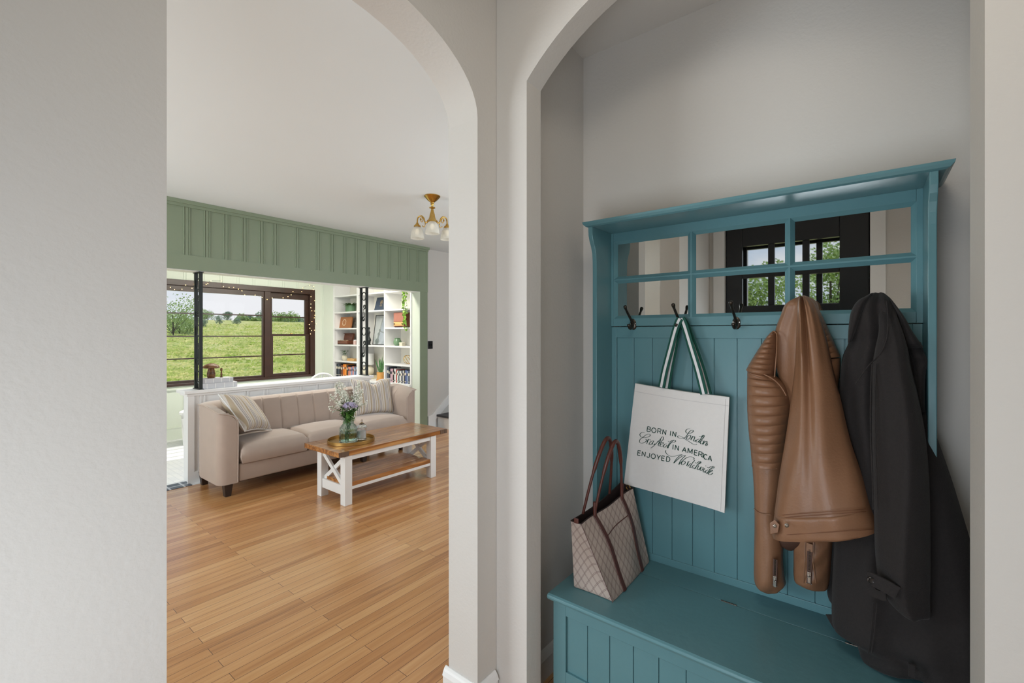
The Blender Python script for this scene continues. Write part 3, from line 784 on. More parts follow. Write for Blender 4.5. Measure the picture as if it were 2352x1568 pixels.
# London
S([(1590,148),(1530,150),(1482,195),(1500,245),(1560,262),(1620,240),(1665,200),(1640,180),(1590,195),(1540,255),(1490,330),(1440,365),(1370,372),(1300,350),(1300,318),(1350,318),(1420,355),(1500,410),(1580,460),(1650,505),(1710,518),(1742,505)])
S([(1570,300),(1520,330),(1505,385),(1540,395),(1590,350),(1600,305),(1570,300)]); S([(1600,390),(1650,320)]); S([(1600,410),(1640,350),(1690,330),(1690,370),(1660,430),(1690,440),(1720,410)])
S([(1800,320),(1840,335),(1890,300),(1915,310),(1905,345),(1860,400),(1810,470),(1790,460)]); S([(1800,385),(1740,410),(1725,455),(1770,455),(1815,410)])
S([(1880,430),(1830,450),(1830,500),(1875,495),(1905,450),(1880,430)]); S([(1880,510),(1920,430)]); S([(1880,520),(1930,460),(1975,440),(1980,470),(1945,530),(1975,540),(1995,495)])
# Crafted
S([(512,232),(450,232),(405,285),(440,340),(520,355),(600,340),(652,300),(620,272),(560,285),(480,345),(410,400),(400,460),(450,487),(520,465),(565,420),(540,390)])
S([(565,500),(610,390)]); S([(575,460),(600,400),(640,400),(655,420)]); S([(720,430),(660,450),(620,510),(660,520),(715,465)]); S([(735,430),(700,500),(735,520),(760,495)])
S([(960,345),(930,335),(880,400),(800,480),(720,560),(662,602)]); S([(960,345),(950,400),(870,480),(830,520)]); S([(900,400),(840,510),(850,550),(890,540)]); S([(810,440),(940,470)])
S([(880,520),(940,500),(960,480),(935,462),(890,500),(885,560),(930,560),(960,540)])
S([(1040,500),(985,510),(960,570),(1000,580),(1045,530)]); S([(1070,440),(1110,455),(1170,415),(1230,415),(1240,445),(1190,470),(1110,480),(1060,560),(1050,600),(1080,585)])
# Worldwide
S([(1020,655),(1010,690),(1050,750),(1130,792),(1230,790),(1320,765),(1398,755),(1330,790),(1260,860),(1200,955),(1290,870),(1400,790),(1475,775),(1420,830),(1360,900),(1320,985),(1390,920),(1480,840),(1570,805),(1650,815),(1680,850),(1650,865)])
S([(1450,905),(1395,930),(1385,985),(1430,985),(1475,940),(1450,905)]); S([(1500,1020),(1545,915),(1520,1000)]); S([(1545,920),(1580,915)])
S([(1695,885),(1640,950),(1590,1030),(1575,1060),(1610,1050)]); S([(1530,1030),(1600,960)])
S([(1700,940),(1740,955),(1800,915),(1840,925),(1820,960),(1760,990),(1700,1080),(1660,1075)]); S([(1700,1000),(1650,1020),(1630,1065),(1675,1060)])
S([(1790,1010),(1750,1090),(1780,1110),(1830,1060),(1850,1040),(1820,1110),(1850,1130),(1890,1080),(1880,1050)])
S([(1930,1075),(1890,1140),(1905,1165),(1930,1150)]); S([(1985,1050),(2020,1065),(2080,1030),(2140,1035),(2140,1065),(2060,1090),(1990,1190),(1960,1185)]); S([(2010,1110),(1960,1130),(1940,1180),(1980,1180)])
S([(2040,1170),(2100,1140),(2115,1125),(2090,1115),(2040,1160),(2020,1215),(2060,1228),(2120,1185)])
S([(1215,412),(1170,440),(1120,500),(1070,570),(1055,598),(1085,590)]); S([(1900,300),(1860,350),(1820,410),(1790,460),(1808,470)])
S([(1825,925),(1770,985),(1715,1050),(1690,1085),(1715,1085)]); S([(2125,1038),(2065,1090),(2015,1150),(1988,1190),(2008,1195)])
p = zt(1953, 1020); ink.ribbon([p+Vector((0, .001, 0)), p-Vector((0, .001, 0))], .002, (1, 0, 0), .0006)
ink.build('lettering', INK, tote)

# ================================================================ HANGING CLOTHES
def drape(rows, name, m, parent, fold=None, nu=26, nv=46, power=2.2, sub=1, rib=None):
    """rows: (pxL,pyL,pxR,pyR,xb,depth): cloth body between a left and a right outline, back at xb, swelling towards the viewer"""
    tab = [(i,)+tuple(r) for i, r in enumerate(rows)]
    # parametrise by outline length
    L = [0]
    for a, b in zip(rows[:-1], rows[1:]): L.append(L[-1]+max(2, (abs(a[1]-b[1])+abs(a[3]-b[3]))/2+.5*(abs(a[0]-b[0])+abs(a[2]-b[2]))))
    tab = [(l/L[-1],)+tuple(r) for l, r in zip(L, rows)]
    rings = []
    for j in range(nv+1):
        v = j/nv; a, b, c, d, xb, dp = catmull(tab, v); dp = max(.002, dp)
        xr = xb-dp*.25
        A = onX(a, b, xr); B = onX(c, d, xr)
        ring = []
        for i in range(nu+1):
            s_ = i/nu; p = A.lerp(B, s_)
            pf = max(0, 1-abs(2*s_-1)**power)**.5
            f = fold(s_, v) if fold else 0
            x = xb-dp*pf-f*min(1, 6*min(s_, 1-s_))
            if rib: x -= rib(s_, v)*pf
            ring.append((x, p.y, p.z))
        for i in range(1, nu): 
            s_ = 1-i/nu; p = A.lerp(B, s_); ring.append((xb+.002, p.y, p.z))
        rings.append(ring)
    mb = MB().loft(rings)
    return mb.build(name, m, parent, smooth=70)
jk = thing('leather_jacket', 'tan leather biker jacket with quilted shoulders hanging left of the black coat', 'jacket', (1.68, HK[3], .55))
lt = LEATHER
fA = lambda s, v: .010*math.sin(9*s+1+2*v)*(1-.3*v)
drape([(1838,680,1850,679,1.70,.015),(1814,690,1868,686,1.705,.05),(1800,702,1878,698,1.71,.07),(1792,722,1880,718,1.71,.065),(1779,758,1880,752,1.715,.06),(1776,800,1882,790,1.72,.062),(1782,850,1884,850,1.725,.065),(1800,905,1886,910,1.725,.062),(1818,960,1888,960,1.725,.05)],
      'jacket_body', lt, jk, fA)
def fB(s, v):
    return .0045*math.sin(26*s+1.0)*max(0, 1-v*1.6)**1.5 + .016*math.exp(-((s-.22-.1*v)/.10)**2)*sm(1-v)*1.2 + .010*math.exp(-((s-.62)/.12)**2)*(1-.4*v) - .012*math.exp(-((s-.42-.02*v)/.06)**2)*sm(1.15-v) + .006*math.sin(5*s+9*v)*v
drape([(1835,681,1854,680,1.655,.02),(1830,700,1872,698,1.645,.045),(1829,730,1884,728,1.64,.055),(1827,780,1898,778,1.64,.06),(1823,850,1914,850,1.64,.065),(1815,920,1931,920,1.62,.07),(1802,1010,1952,1010,1.60,.075),(1787,1100,1979,1092,1.585,.08),(1776,1182,2000,1165,1.575,.08)],
      'front_panel', lt, jk, fB, nu=34)
drape([(1777,1181,2000,1165,1.575,.084),(1776,1186,2001.5,1169,1.575,.087),(1772,1215,2013,1200,1.575,.084),(1771,1232,2018.5,1217,1.575,.082),(1771.5,1235,2019.5,1219.5,1.575,.080)], 'hem_band', lt, jk, lambda s, v: fB(s, 1)+.002*math.sin(20*s), nu=34, nv=12)
for ya, yb in ((1184, 1168), (1190, 1174), (1230, 1215)):
    mb = MB(); P = []
    for i in range(25):
        s_ = .03+.92*i/24; pf = (1-abs(2*s_-1)**2.2)**.5; xx = 1.575-.086*pf-fB(s_, 1)*min(1, 6*min(s_, 1-s_))-.002*0
        P.append(onX(lerp(1777 if ya < 1200 else 1772, 2000 if ya < 1200 else 2017, s_), lerp(ya, yb, s_), xx-.0012))
    mb.tube(P, .0009, 6).build('stitched_seam', simple('stitch_brown', rgb(112, 72, 50), .6) if 'stitch_brown' not in MATS else MATS['stitch_brown'], jk)
def ribsh(s, v): return .010*abs(math.sin(PI*(v*9.5+s*.55)))**.5
drape([(1776,759,1781,760,1.70,.02),(1766,768,1784,770,1.70,.045),(1757,779,1785,785,1.70,.055),(1738,807,1783,816,1.70,.065),(1724,829,1781,843,1.70,.07),(1714,847,1778,864,1.70,.07),(1716,852,1786,876,1.70,.064)], 'shoulder_patch', lt, jk, nv=190, rib=ribsh)
def ribsl(s, v): return .010*abs(math.sin(PI*(v*10.5)))**.45
drape([(1716,851,1776,860,1.705,.06),(1714.5,880,1806,886,1.705,.068),(1714.5,938,1816,938,1.70,.07),(1718,990,1812,990,1.70,.07),(1722,1025,1808,1025,1.70,.068),(1726,1066,1804,1068,1.70,.066)], 'quilted_sleeve', lt, jk, nv=200, rib=ribsl)
def fold_sl(s, v): return .004*math.sin(6*s+14*v)*sm((v-.5)*2)+.0025*math.sin(30*v+3*s)*sm((v-.7)*3)
drape([(1726,1062,1804,1066,1.70,.062),(1730,1120,1798,1124,1.70,.06),(1732,1186,1790,1190,1.70,.06),(1731,1240,1798,1240,1.70,.062),(1730,1293,1797,1293,1.70,.062),(1731,1330,1801,1330,1.70,.060),(1738,1346,1804,1345,1.70,.052),(1756,1356,1794,1354,1.70,.04)], 'sleeve', lt, jk, fold_sl)
drape([(1866,706,1877,702,1.725,.03),(1872,740,1893,735,1.725,.05),(1876,780,1911,775,1.725,.06),(1880,822,1931,819,1.725,.065)], 'shoulder_patch', lt, jk, nv=190, rib=ribsh)
drape([(1880,823,1931,822,1.725,.055),(1888,850,1930,850,1.725,.06),(1896,885,1925,890,1.725,.055),(1905,930,1919,930,1.725,.04)], 'quilted_sleeve', lt, jk, rib=lambda s, v: .004*abs(math.sin(PI*v*4)))
def fold_c(s, v): return .004*math.sin(16*v+4*s)+.003*math.sin(9*s+3)
drape([(1819,1225,1914,1222,1.70,.05),(1821,1262,1911,1258,1.70,.058),(1821,1300,1908,1300,1.70,.06),(1821,1322,1906,1334,1.70,.058),(1824,1333,1902,1353,1.70,.05),(1830,1337,1898,1356,1.70,.03)], 'sleeve', lt, jk, fold_c)
drape([(1772,1230,1900,1222,1.70,.05),(1778,1243,1880,1236,1.70,.045),(1792,1253,1850,1250,1.70,.035),(1806,1260,1826,1260,1.70,.02),(1814,1263,1822,1263,1.70,.01)], 'hem_inside', LEATHD, jk)
# piping along the sleeve head
for pts, r_ in ((((1715,849,1.69),(1735,853,1.642),(1758,861,1.632),(1778,872,1.632),(1794,888,1.636),(1806,908,1.640)), .0022),
                (((1776,760,1.66),(1784,768,1.650),(1784,800,1.634),(1781,840,1.628),(1779,866,1.628)), .0018),
                (((1727,1070,1.655),(1745,1075,1.634),(1770,1077,1.634),(1785,1076,1.64)), .0015),
                (((1732,1168,1.66),(1745,1178,1.638),(1770,1182,1.638)), .0015)):
    MB().tube(spline([onX(a, b, x) for a, b, x in pts], 6), r_, 8).build('piping', lt, jk, smooth=60)
# zips
def zipper(cx_, y0, y1, x, nm='zip'):
    P = [onX(cx_-(b-y0)*.02, b, x) for b in [lerp(y0, y1, k/10) for k in range(11)]]
    z = MB().ribbon(P, .013, (1, -.3, 0), .002).build('zip', simple('zip_tape', rgb(80, 54, 44), .7) if 'zip_tape' not in MATS else MATS['zip_tape'], jk)
    t = MB()
    for k in range(16):
        a = P[0].lerp(P[-1], k/16*.62); t.box(a.x-.0035, a.x-.0008, a.y-.0026, a.y+.0026, a.z-.0011, a.z+.0007)
    t.build('zip_teeth', BRONZE, z)
    a = P[0].lerp(P[-1], .70); s_ = MB().box(a.x-.006, a.x-.001, a.y-.0045, a.y+.0045, a.z-.006, a.z+.006); 
    s_.box(a.x-.0065, a.x-.0045, a.y-.004, a.y+.004, a.z-.027, a.z-.008); s_.tube([(a.x-.006, a.y, a.z+.002), (a.x-.009, a.y, a.z-.004), (a.x-.0065, a.y, a.z-.01)], .0014, 6)
    s_.build('zip_pull', CHROME, z, bevel=.0006)
    for s2 in (-1, 1): MB().lathe([(.0014, 0), (.0014, .002)], (P[-1].x-.002, P[-1].y+s2*.006, P[-1].z), 8).build('zip_stop', CHROME, z)
zipper(1860, 1262, 1340, 1.634); zipper(1781, 1284, 1344, 1.632)
mb = MB().ribbon([onX(1860, 1248, 1.634), onX(1860, 1266, 1.633)], .017, (1, -.3, 0), .003); mb.build('zip_cap', lt, jk, bevel=.001)
for s_, dx in ((1850, 0), (1869, 0)): MB().tube([onX(s_, 1238, 1.637), onX(s_-2, 1290, 1.633), onX(s_-5*(1 if s_ < 1860 else -1), 1338, 1.637)], .0016, 6).build('piping', lt, jk)
tp = [(1768,1201),(1779.6,1193),(1790.5,1204.5),(1787,1223),(1769,1227)]
mb = MB().loft([[onX(a, b, 1.530) for a, b in tp], [onX(a, b, 1.507) for a, b in tp]]); mb.build('hem_tab', lt, jk, bevel=.0015)
def snap(px, py, x, r, nm, par):
    c = onX(px, py, x); mb = MB(); mb.M = Matrix.Translation(c) @ Matrix.Rotation(.35, 4, 'Z') @ Matrix.Rotation(-PI/2, 4, 'Y')
    mb.lathe([(r, 0), (r, .0012), (r*.75, .0022), (r*.6, .0012), (r*.42, .0012), (r*.36, .003), (r*.1, .0034)], n=18); return mb.build(nm, CHROME, par, smooth=40)
snap(1779.6, 1207.5, 1.5065, .0052, 'snap_button', jk); snap(1807, 1206, 1.4895, .0058, 'snap_button', jk)

ct = thing('wool_coat', 'long black wool coat hanging on the rightmost hook beside the jacket', 'coat', (1.60, HK[4], .46))
def fC(s, v): return .012*math.sin(8*s+.5+1.5*v)*(.4+.6*v)+.010*math.exp(-((s-.3)/.08)**2)+.006*math.sin(19*s+4*v)
drape([(2000,673,2030,672,1.69,.02),(1974,688,2048,686,1.695,.07),(1958,710,2062,706,1.70,.09),(1951,750,2084,745,1.70,.10),(1949,785,2100,780,1.70,.08),(1934,822,2110,815,1.70,.085),(1928,880,2116,860,1.70,.08),(1924,940,2124,930,1.69,.08),(1924,1010,2153,1005,1.68,.08),(1922,1100,2187,1100,1.66,.08),(1918,1200,2218,1200,1.65,.08),(1914,1280,2245,1290,1.64,.08),(1910,1360,2272,1380,1.63,.08),(1909,1420,2292,1450,1.62,.10),(1912,1446,2305,1500,1.615,.10),(1930,1458,2318,1540,1.61,.09),(1964,1480,2326,1570,1.60,.08),(1975,1512,2330,1590,1.59,.07),(1982,1526,2332,1602,1.585,.04)], 'coat_body', WOOL, ct, fC, nu=44, nv=80)
drape([(1924,1180,1990,1180,1.725,.03),(1912,1235,1990,1240,1.72,.05),(1907,1293,1990,1300,1.72,.05),(1899,1343,1990,1345,1.715,.05),(1900,1370,1980,1372,1.71,.05),(1908,1385,1970,1386,1.71,.03)], 'coat_back', WOOL, ct)
drape([(1896,1411,1925,1412,1.66,.004),(1910,1436,1935,1446,1.655,.01),(1925,1455,1945,1462,1.65,.01)], 'coat_lining', WOOL, ct)
def fS(s, v): return .008*math.exp(-((s-.55-.1*math.sin(5*v))/.13)**2)+.006*math.sin(7*s+6*v)
drape([(2018,700,2055,704,1.660,.012),(2018,725,2062,728,1.610,.016),(2018,760,2074,760,1.592,.025),(2010,800,2086,800,1.590,.04),(2004,838,2094,845,1.585,.055),(2003,900,2108,900,1.58,.065),(2003,1000,2127,1000,1.565,.07),(2006,1100,2136,1100,1.55,.07),(2008,1200,2139,1200,1.54,.07),(2010,1270,2140,1280,1.535,.07),(2018,1335,2140,1345,1.535,.065),(2038,1378,2140,1392,1.535,.06),(2060,1397,2140,1412,1.535,.055),(2072,1402,2139,1418,1.535,.04)], 'sleeve', WOOL, ct, fS, nv=60)
drape([(2044,688,2056,698,1.65,.02),(2060,720,2078,728,1.645,.035),(2070,755,2096,760,1.64,.035),(2078,786,2116,789,1.635,.035),(2084,800,2122,797,1.635,.02)], 'collar', WOOL, ct)
drape([(2076,780,2116,786,1.66,.03),(2080,795,2121,802,1.66,.03),(2090,820,2128,820,1.66,.035),(2095,832,2134,832,1.66,.03),(2098,846,2128,850,1.66,.03),(2100,900,2125,900,1.66,.03),(2105,945,2125,945,1.66,.02)], 'lapel', WOOL, ct)
drape([(1996,676,2004,675,1.655,.02),(1970,690,1996,688,1.645,.04),(1955,714,1984,712,1.64,.04),(1949,750,1970,750,1.64,.035),(1947,787,1956,785,1.65,.02)], 'collar', WOOL, ct)
for pts in ([(2036,690,1.575),(2040,730,1.560),(2037,775,1.552),(2022,812,1.548),(1995,840,1.565),(1965,882,1.575)], [(2003,836,1.545),(2000,900,1.52),(2000,1000,1.50),(2004,1100,1.482),(2006,1170,1.475)], [(2013,836,1.538),(2010,900,1.513),(2010,1000,1.495),(2013,1100,1.478),(2015,1170,1.470)]):
    MB().tube(spline([onX(a, b, x) for a, b, x in pts], 8), .0016, 6).build('coat_seam', WOOL, ct, smooth=60)
for pts in ([(2006,1384,1.515),(2002,1440,1.508),(1995,1500,1.51)], [(2014,1384,1.512),(2010,1440,1.505),(2002,1500,1.508)]):
    MB().tube(spline([onX(a, b, x) for a, b, x in pts], 8), .0014, 6).build('coat_seam', WOOL, ct, smooth=60)
P = spline([onX(a, b, x) for a, b, x in ((1992,1326,1.476),(2010,1333,1.470),(2035,1346,1.456),(2062,1362,1.452))], 6)
MB().ribbon(P, .034, (1, -.2, 0), .006).build('sleeve_tab', WOOL, ct, bevel=.002)
MB().ribbon(spline([onX(a, b, x) for a, b, x in ((1999,1350,1.486),(2010,1362,1.482),(2036,1370,1.475))], 6), .022, (1, -.2, 0), .005).build('sleeve_tab', WOOL, ct, bevel=.002)
c = onX(2000, 1331, 1.470); mb = MB(); mb.M = Matrix.Translation(c) @ Matrix.Rotation(.35, 4, 'Z') @ Matrix.Rotation(-PI/2, 4, 'Y')
mb.lathe([(.0085, 0), (.0085, .003), (.007, .0045), (.005, .003), (.001, .003)], n=24).build('coat_button', simple('black_horn', rgb(38, 34, 32), .25, coat=.5), ct, smooth=40)
c = onX(2094, 1548, 1.50); MB().box(c.x-.004, c.x+.004, c.y-.006, c.y+.006, c.z-.006, c.z+.026).build('hanging_ribbon', WOOL, ct)

# ================================================================ HANDBAG
hb = thing('handbag', 'beige monogram canvas shopper handbag with maroon leather handles on the bench', 'handbag', (1.565, .74, .4505))
Bq = [Vector((1.398, .815, .4515)), Vector((1.400, .667, .4515)), Vector((1.734, .672, .4515)), Vector((1.732, .812, .4515))]
Tq = [Vector((1.408, .834, .680)), Vector((1.412, .795, .677)), Vector((1.700, .726, .741)), Vector((1.712, .782, .748))]
def bagp(side_, s, v, inset=0):
    a = Bq[side_].lerp(Tq[side_], v); b = Bq[(side_+1) % 4].lerp(Tq[(side_+1) % 4], v); p = a.lerp(b, s)
    bul = math.sin(PI*s)*math.sin(PI*min(1, v*.9+.1))
    if side_ == 0: p += Vector((.010*bul*(1-1.8*v), -.0, 0)) ; p += Vector((.03*math.sin(PI*s)*max(0, math.sin(PI*v*1.05))*.5, 0, 0))
    if side_ == 1: p += Vector((0, -.012*bul+.012*math.sin(PI*s)*v*v, -.010*math.sin(PI*s)*v*v*v)); p += Vector((0, .006*math.sin(9*s)*math.sin(7*v), 0))
    if side_ == 3: p += Vector((0, .006*bul, -.012*math.sin(PI*s)*v**3))
    return p
def bag_ring(v):
    r = []
    for sd, n in ((0, 8), (1, 24), (2, 8), (3, 24)):
        for k in range(n): r.append(bagp(sd, k/n, v))
    return r
vs = [0, .02]+[k/18 for k in range(1, 19)]
rings = []
for v in vs:
    r = bag_ring(v)
    if v == 0:
        c = sum(r, Vector())/len(r); r = [c+(p-c)*.975 for p in r]
    rings.append(r)
top = rings[-1]; c = sum(top, Vector())/len(top)
mb = MB().loft(rings, True, False); mb.f.append(tuple(range(len(rings[0]))))
mb.build('bag_body', BAGC, hb, smooth=50)
inner = [[c+(p-c)*(.985, .96, .8)[k]+Vector((0, 0, (0.0005, -.03, -.12)[k])) for p in top] for k in range(3)]
mb = MB().loft(inner, True, False); n0 = len(top)*2; mb.f.append(tuple(range(n0, n0+len(top)))); mb.build('lining', BAGIN, hb, smooth=60)
MB().tube(top, .0022, 8, closed=True).build('rim_piping', BAGIN, hb, smooth=60)
MB().tube([bagp(0, .99, v)+Vector((-.001, -.001, 0)) for v in vs], .0012, 6).build('corner_piping', BAGLEA, hb)
def face(s, v, o=.0022): 
    p = bagp(1, s, v); return p+Vector((0, -o, o*.4))
for s0, s1 in ((.27, .28), (.76, .80)):
    MB().ribbon([face(lerp(s0, s1, v)+.0, v) for v in [k/16 for k in range(17)]], .021, (0, 1, -.35), .003).build('strap', BAGLEA, hb, bevel=.0008)
def hand(pa, pb, apex, fy=0):
    pts = []
    for k in range(33):
        a = PI*k/32; t = .5-.5*math.cos(a); base = pa.lerp(pb, t); h = math.sin(a)**.62
        p = base.lerp(Vector((lerp(base.x, apex.x, .35), apex.y, apex.z)), h) if False else Vector((base.x+(apex.x-base.x)*(h*.25), lerp(base.y, apex.y, h), lerp(base.z, apex.z, h)))
        pts.append(p)
    r = [.0052]*5+[.0075]*23+[.0052]*5
    MB().tube(pts, r, 10).build('handle', BAGLEA, hb, smooth=60)
hand(face(.28, 1), face(.80, 1), Vector((1.555, .735, .950)))
hand(bagp(3, .78, 1), bagp(3, .25, 1), Vector((1.545, .762, .960)))
for s_ in (.28, .80):
    p = face(s_, 1, .004); MB().tube([p+Vector((0, 0, -.02)), p+Vector((0, 0, .045))], .0068, 10).build('handle_wrap', BAGLEA, hb, smooth=60)
# pocket edge between the straps, ring and snap tab
MB().ribbon([face(lerp(.31, .77, k/12), .70+.05*(k/12), .0026) for k in range(13)], .003, (0, 1, 0), .0012).build('pocket_edge', BAGLEA, hb)
c = onX(1443, 1119, 1.690); mb = MB(); mb.tube([c+Vector((.002*math.cos(a), .009*math.cos(a), .009*math.sin(a))) for a in [2*PI*k/20 for k in range(20)]], .0012, 8, closed=True); mb.build('metal_ring', BRASS, hb, smooth=60)
c = onX(1324, 1198, 1.405); MB().box(c.x-.002, c.x+.004, c.y-.008, c.y+.010, c.z-.006, c.z+.012).build('closing_tab', BAGLEA, hb, bevel=.002)

# ================================================================ SOFA
def prim(m, name, *a, **k): return m
sofa = thing('sofa', 'taupe velvet three-seat sofa with channel-tufted curved back against the white half wall', 'sofa', (2.44, 4.42, 0))
SX0, SX1, SY0, SY1 = 1.415, 3.465, 4.115, 4.745
def sofa_path(n_arm=60, n_c=12, n_b=300):
    """centre line of the shell in plan, from the left arm's front round to the right arm's front: (point, outward normal)"""
    r = .16; th = .155; out_ = []
    x0, x1, y0, y1 = SX0+th/2, SX1-th/2, SY0, SY1-th/2
    for k in range(n_arm+1): out_.append((Vector((x0, lerp(y0, y1-r, k/n_arm))), Vector((-1, 0))))
    for k in range(1, n_c): a = PI-(PI/2)*k/n_c; out_.append((Vector((x0+r+r*math.cos(a), y1-r+r*math.sin(a))), Vector((math.cos(a), math.sin(a)))))
    for k in range(n_b+1): out_.append((Vector((lerp(x0+r, x1-r, k/n_b), y1)), Vector((0, 1))))
    for k in range(1, n_c): a = PI/2-(PI/2)*k/n_c; out_.append((Vector((x1-r+r*math.cos(a), y1-r+r*math.sin(a))), Vector((math.cos(a), math.sin(a)))))
    for k in range(n_arm+1): out_.append((Vector((x1, lerp(y1-r, y0, k/n_arm))), Vector((1, 0))))
    return out_
sp_ = sofa_path(); rings = []; dist = [0]
for a, b in zip(sp_[:-1], sp_[1:]): dist.append(dist[-1]+(b[0]-a[0]).length)
tot = dist[-1]
for (p, nrm), d in zip(sp_, dist):
    e = min(d, tot-d)                       # distance from the arm front
    zt = .735 if e > .3 else lerp(.70, .735, sm(e/.3))
    hw_ = .0775
    frn = min(1, e/.035) ; hwf = hw_*(.86+.14*math.sqrt(max(0, 1-(1-frn)**2)))
    mm_ = ((d+.055) % .168); mm_ = min(mm_, .168-mm_)
    bulge = (-.008*math.exp(-(mm_/.006)**2)+.007*(math.sin(PI*mm_/.168)-.6)) if e > .12 else 0
    lean = .05 if e > .75 else .05*sm((e-.3)/.45)
    inner = -(hwf+bulge)
    q = []
    af = sm(1-(e-.25)/.35)
    for o_, z in ((hwf-.004, .112), (hwf, .125), (hwf, .40), (hwf, zt-.03), (hwf-.002, zt-.008), (hwf-.008, zt), (hwf-.03, zt-lerp(-.003, .006, af)), (lerp(inner+.045, -.01, af), zt-lerp(.002, .020, af)), (lerp(inner+.016, inner+.040, af), zt-lerp(.016, .045, af)), (inner+lerp(.003, .010, af), zt-lerp(.045, .075, af)), (inner-lean*.3, zt-.14), (inner-lean*.7, .50), (inner-lean*.8, .40), (inner, .30), (inner, .112)):
        if o_ > 0 and e < .07: o_ = max(o_-.055*(1-math.sqrt(max(0, 1-(1-e/.07)**2))), .0)
        pp = p+nrm*o_; q.append((pp.x, pp.y, z))
    rings.append(q)
MB().loft(rings).build('backrest', SOFA, sofa, smooth=40)
for x_, s_ in ((SX0+.155, 1), (SX1-.155, -1)):
    pts = [(x_-.012*s_, SY0-.003, .12), (x_-.010*s_, SY0-.003, .58), (x_-s_*.020, SY0-.003, .635), (x_-s_*.045, SY0-.002, .668), (x_-s_*.09, SY0-.001, .686), (x_-s_*.135, SY0+.004, .698), (x_-s_*.150, SY0+.04, .704), (x_-s_*.154, SY0+.3, .734), (x_-s_*.154, SY0+.45, .735)]
    MB().tube(spline(pts, 6), .005, 8).build('piping', SOFAP, sofa, smooth=60)
MB().box(SX0+.16, SX1-.16, SY0+.01, SY1-.08, .115, .262).build('seat_base', SOFA, sofa, bevel=.012)
def cushion(x0, x1, y0, y1, z0, z1, crown=.035):
    mb = MB(); nx, ny = 20, 16
    def top(u, v):
        ex = 1-abs(2*u-1)**6; ey = 1-abs(2*v-1)**5
        return (lerp(x0, x1, u), lerp(y0, y1, v), z1-.035+.035*min(1, ex*2.2)**.5*min(1, ey*2.2)**.5+crown*math.sin(PI*u)**.7*math.sin(PI*v)**.8)
    def bot(u, v): return (lerp(x0+.01, x1-.01, u), lerp(y0+.008, y1-.01, v), z0)
    R = []
    per = [(i/nx, 0) for i in range(nx)]+[(1, j/ny) for j in range(ny)]+[(1-i/nx, 1) for i in range(nx)]+[(0, 1-j/ny) for j in range(ny)]
    T = [[mb.av(top(i/nx, j/ny)) for j in range(ny+1)] for i in range(nx+1)]
    for i in range(nx):
        for j in range(ny): mb.f.append((T[i][j], T[i+1][j], T[i+1][j+1], T[i][j+1]))
    tp_ = [T[round(u*nx)][round(v*ny)] for u, v in per]
    md = []
    for u, v in per:
        p = top(u, v); c_ = ((x0+x1)/2, (y0+y1)/2); dx = -.012 if u == 0 else (.012 if u == 1 else 0); dy = -.012 if v == 0 else (.012 if v == 1 else 0)
        md.append(mb.av((p[0]+dx*.7, p[1]+dy, lerp(z0, z1-.035, .5))))
    bt = [mb.av(bot(u, v)) for u, v in per]
    n = len(per)
    for k in range(n):
        j = (k+1) % n; mb.f.append((tp_[k], tp_[j], md[j], md[k])); mb.f.append((md[k], md[j], bt[j], bt[k]))
    mb.f.append(tuple(bt)); return mb
cw_ = (SX1-.165-(SX0+.165))/3
for k in range(3):
    a = SX0+.165+k*cw_
    cushion(a+.003, a+cw_-.003, SY0-.02, SY1-.16, .264, .415).build('seat_cushion', SOFA, sofa, smooth=60)
for x_, y_ in ((SX0+.09, SY0+.07), (SX0+.08, SY1-.07), (2.80, SY0+.07), (SX1-.10, SY0+.16), (SX1-.09, SY1-.07)):
    MB().loft([rect(x_-.022, x_+.022, y_-.022, y_+.022, 0), rect(x_-.034, x_+.034, y_-.034, y_+.034, .116)]).build('leg', LEGW, sofa, bevel=.002)

def pillow(M_, w, h, t, name, label, mat, notch=0):
    th = thing(name, label, 'pillow', M_.translation, 'striped throw pillows on the sofa')
    mb = MB(); n = 22
    def P(u, v, s):
        a, b = 2*u-1, 2*v-1
        pin = 1-.10*(1-abs(a)**2)*abs(b)**3; pin2 = 1-.10*(1-abs(b)**2)*abs(a)**3
        x = a*w/2*pin2; z = b*h/2*pin
        y = s*t/2*(max(0, (1-a**4)*(1-b**4)))**.55
        if notch: 
            z -= notch*math.exp(-((a)/.22)**2)*max(0, b)**2*1.3; y *= 1-.4*math.exp(-((a)/.15)**2)*max(0, b)
        y += .006*math.sin(7*a+3*b)*(1-a*a)*(1-b*b)
        return (x, y, z)
    R1 = [[mb.av(P(i/n, j/n, 1)) for j in range(n+1)] for i in range(n+1)]
    R2 = [[R1[i][j] if i in (0, n) or j in (0, n) else mb.av(P(i/n, j/n, -1)) for j in range(n+1)] for i in range(n+1)]
    for i in range(n):
        for j in range(n):
            mb.f.append((R1[i][j], R1[i+1][j], R1[i+1][j+1], R1[i][j+1])); mb.f.append((R2[i][j], R2[i][j+1], R2[i+1][j+1], R2[i+1][j]))
    mb.build('pillow_cover', mat, th, smooth=60, local=M_)
    per = [(k/n, 0) for k in range(n)]+[(1, k/n) for k in range(n)]+[(1-k/n, 1) for k in range(n)]+[(0, 1-k/n) for k in range(n)]
    MB().tube([P(a, b, 0) for a, b in per], .005, 6, closed=True).build('pillow_fringe', CANVAS, th, smooth=60, local=M_)
    return th
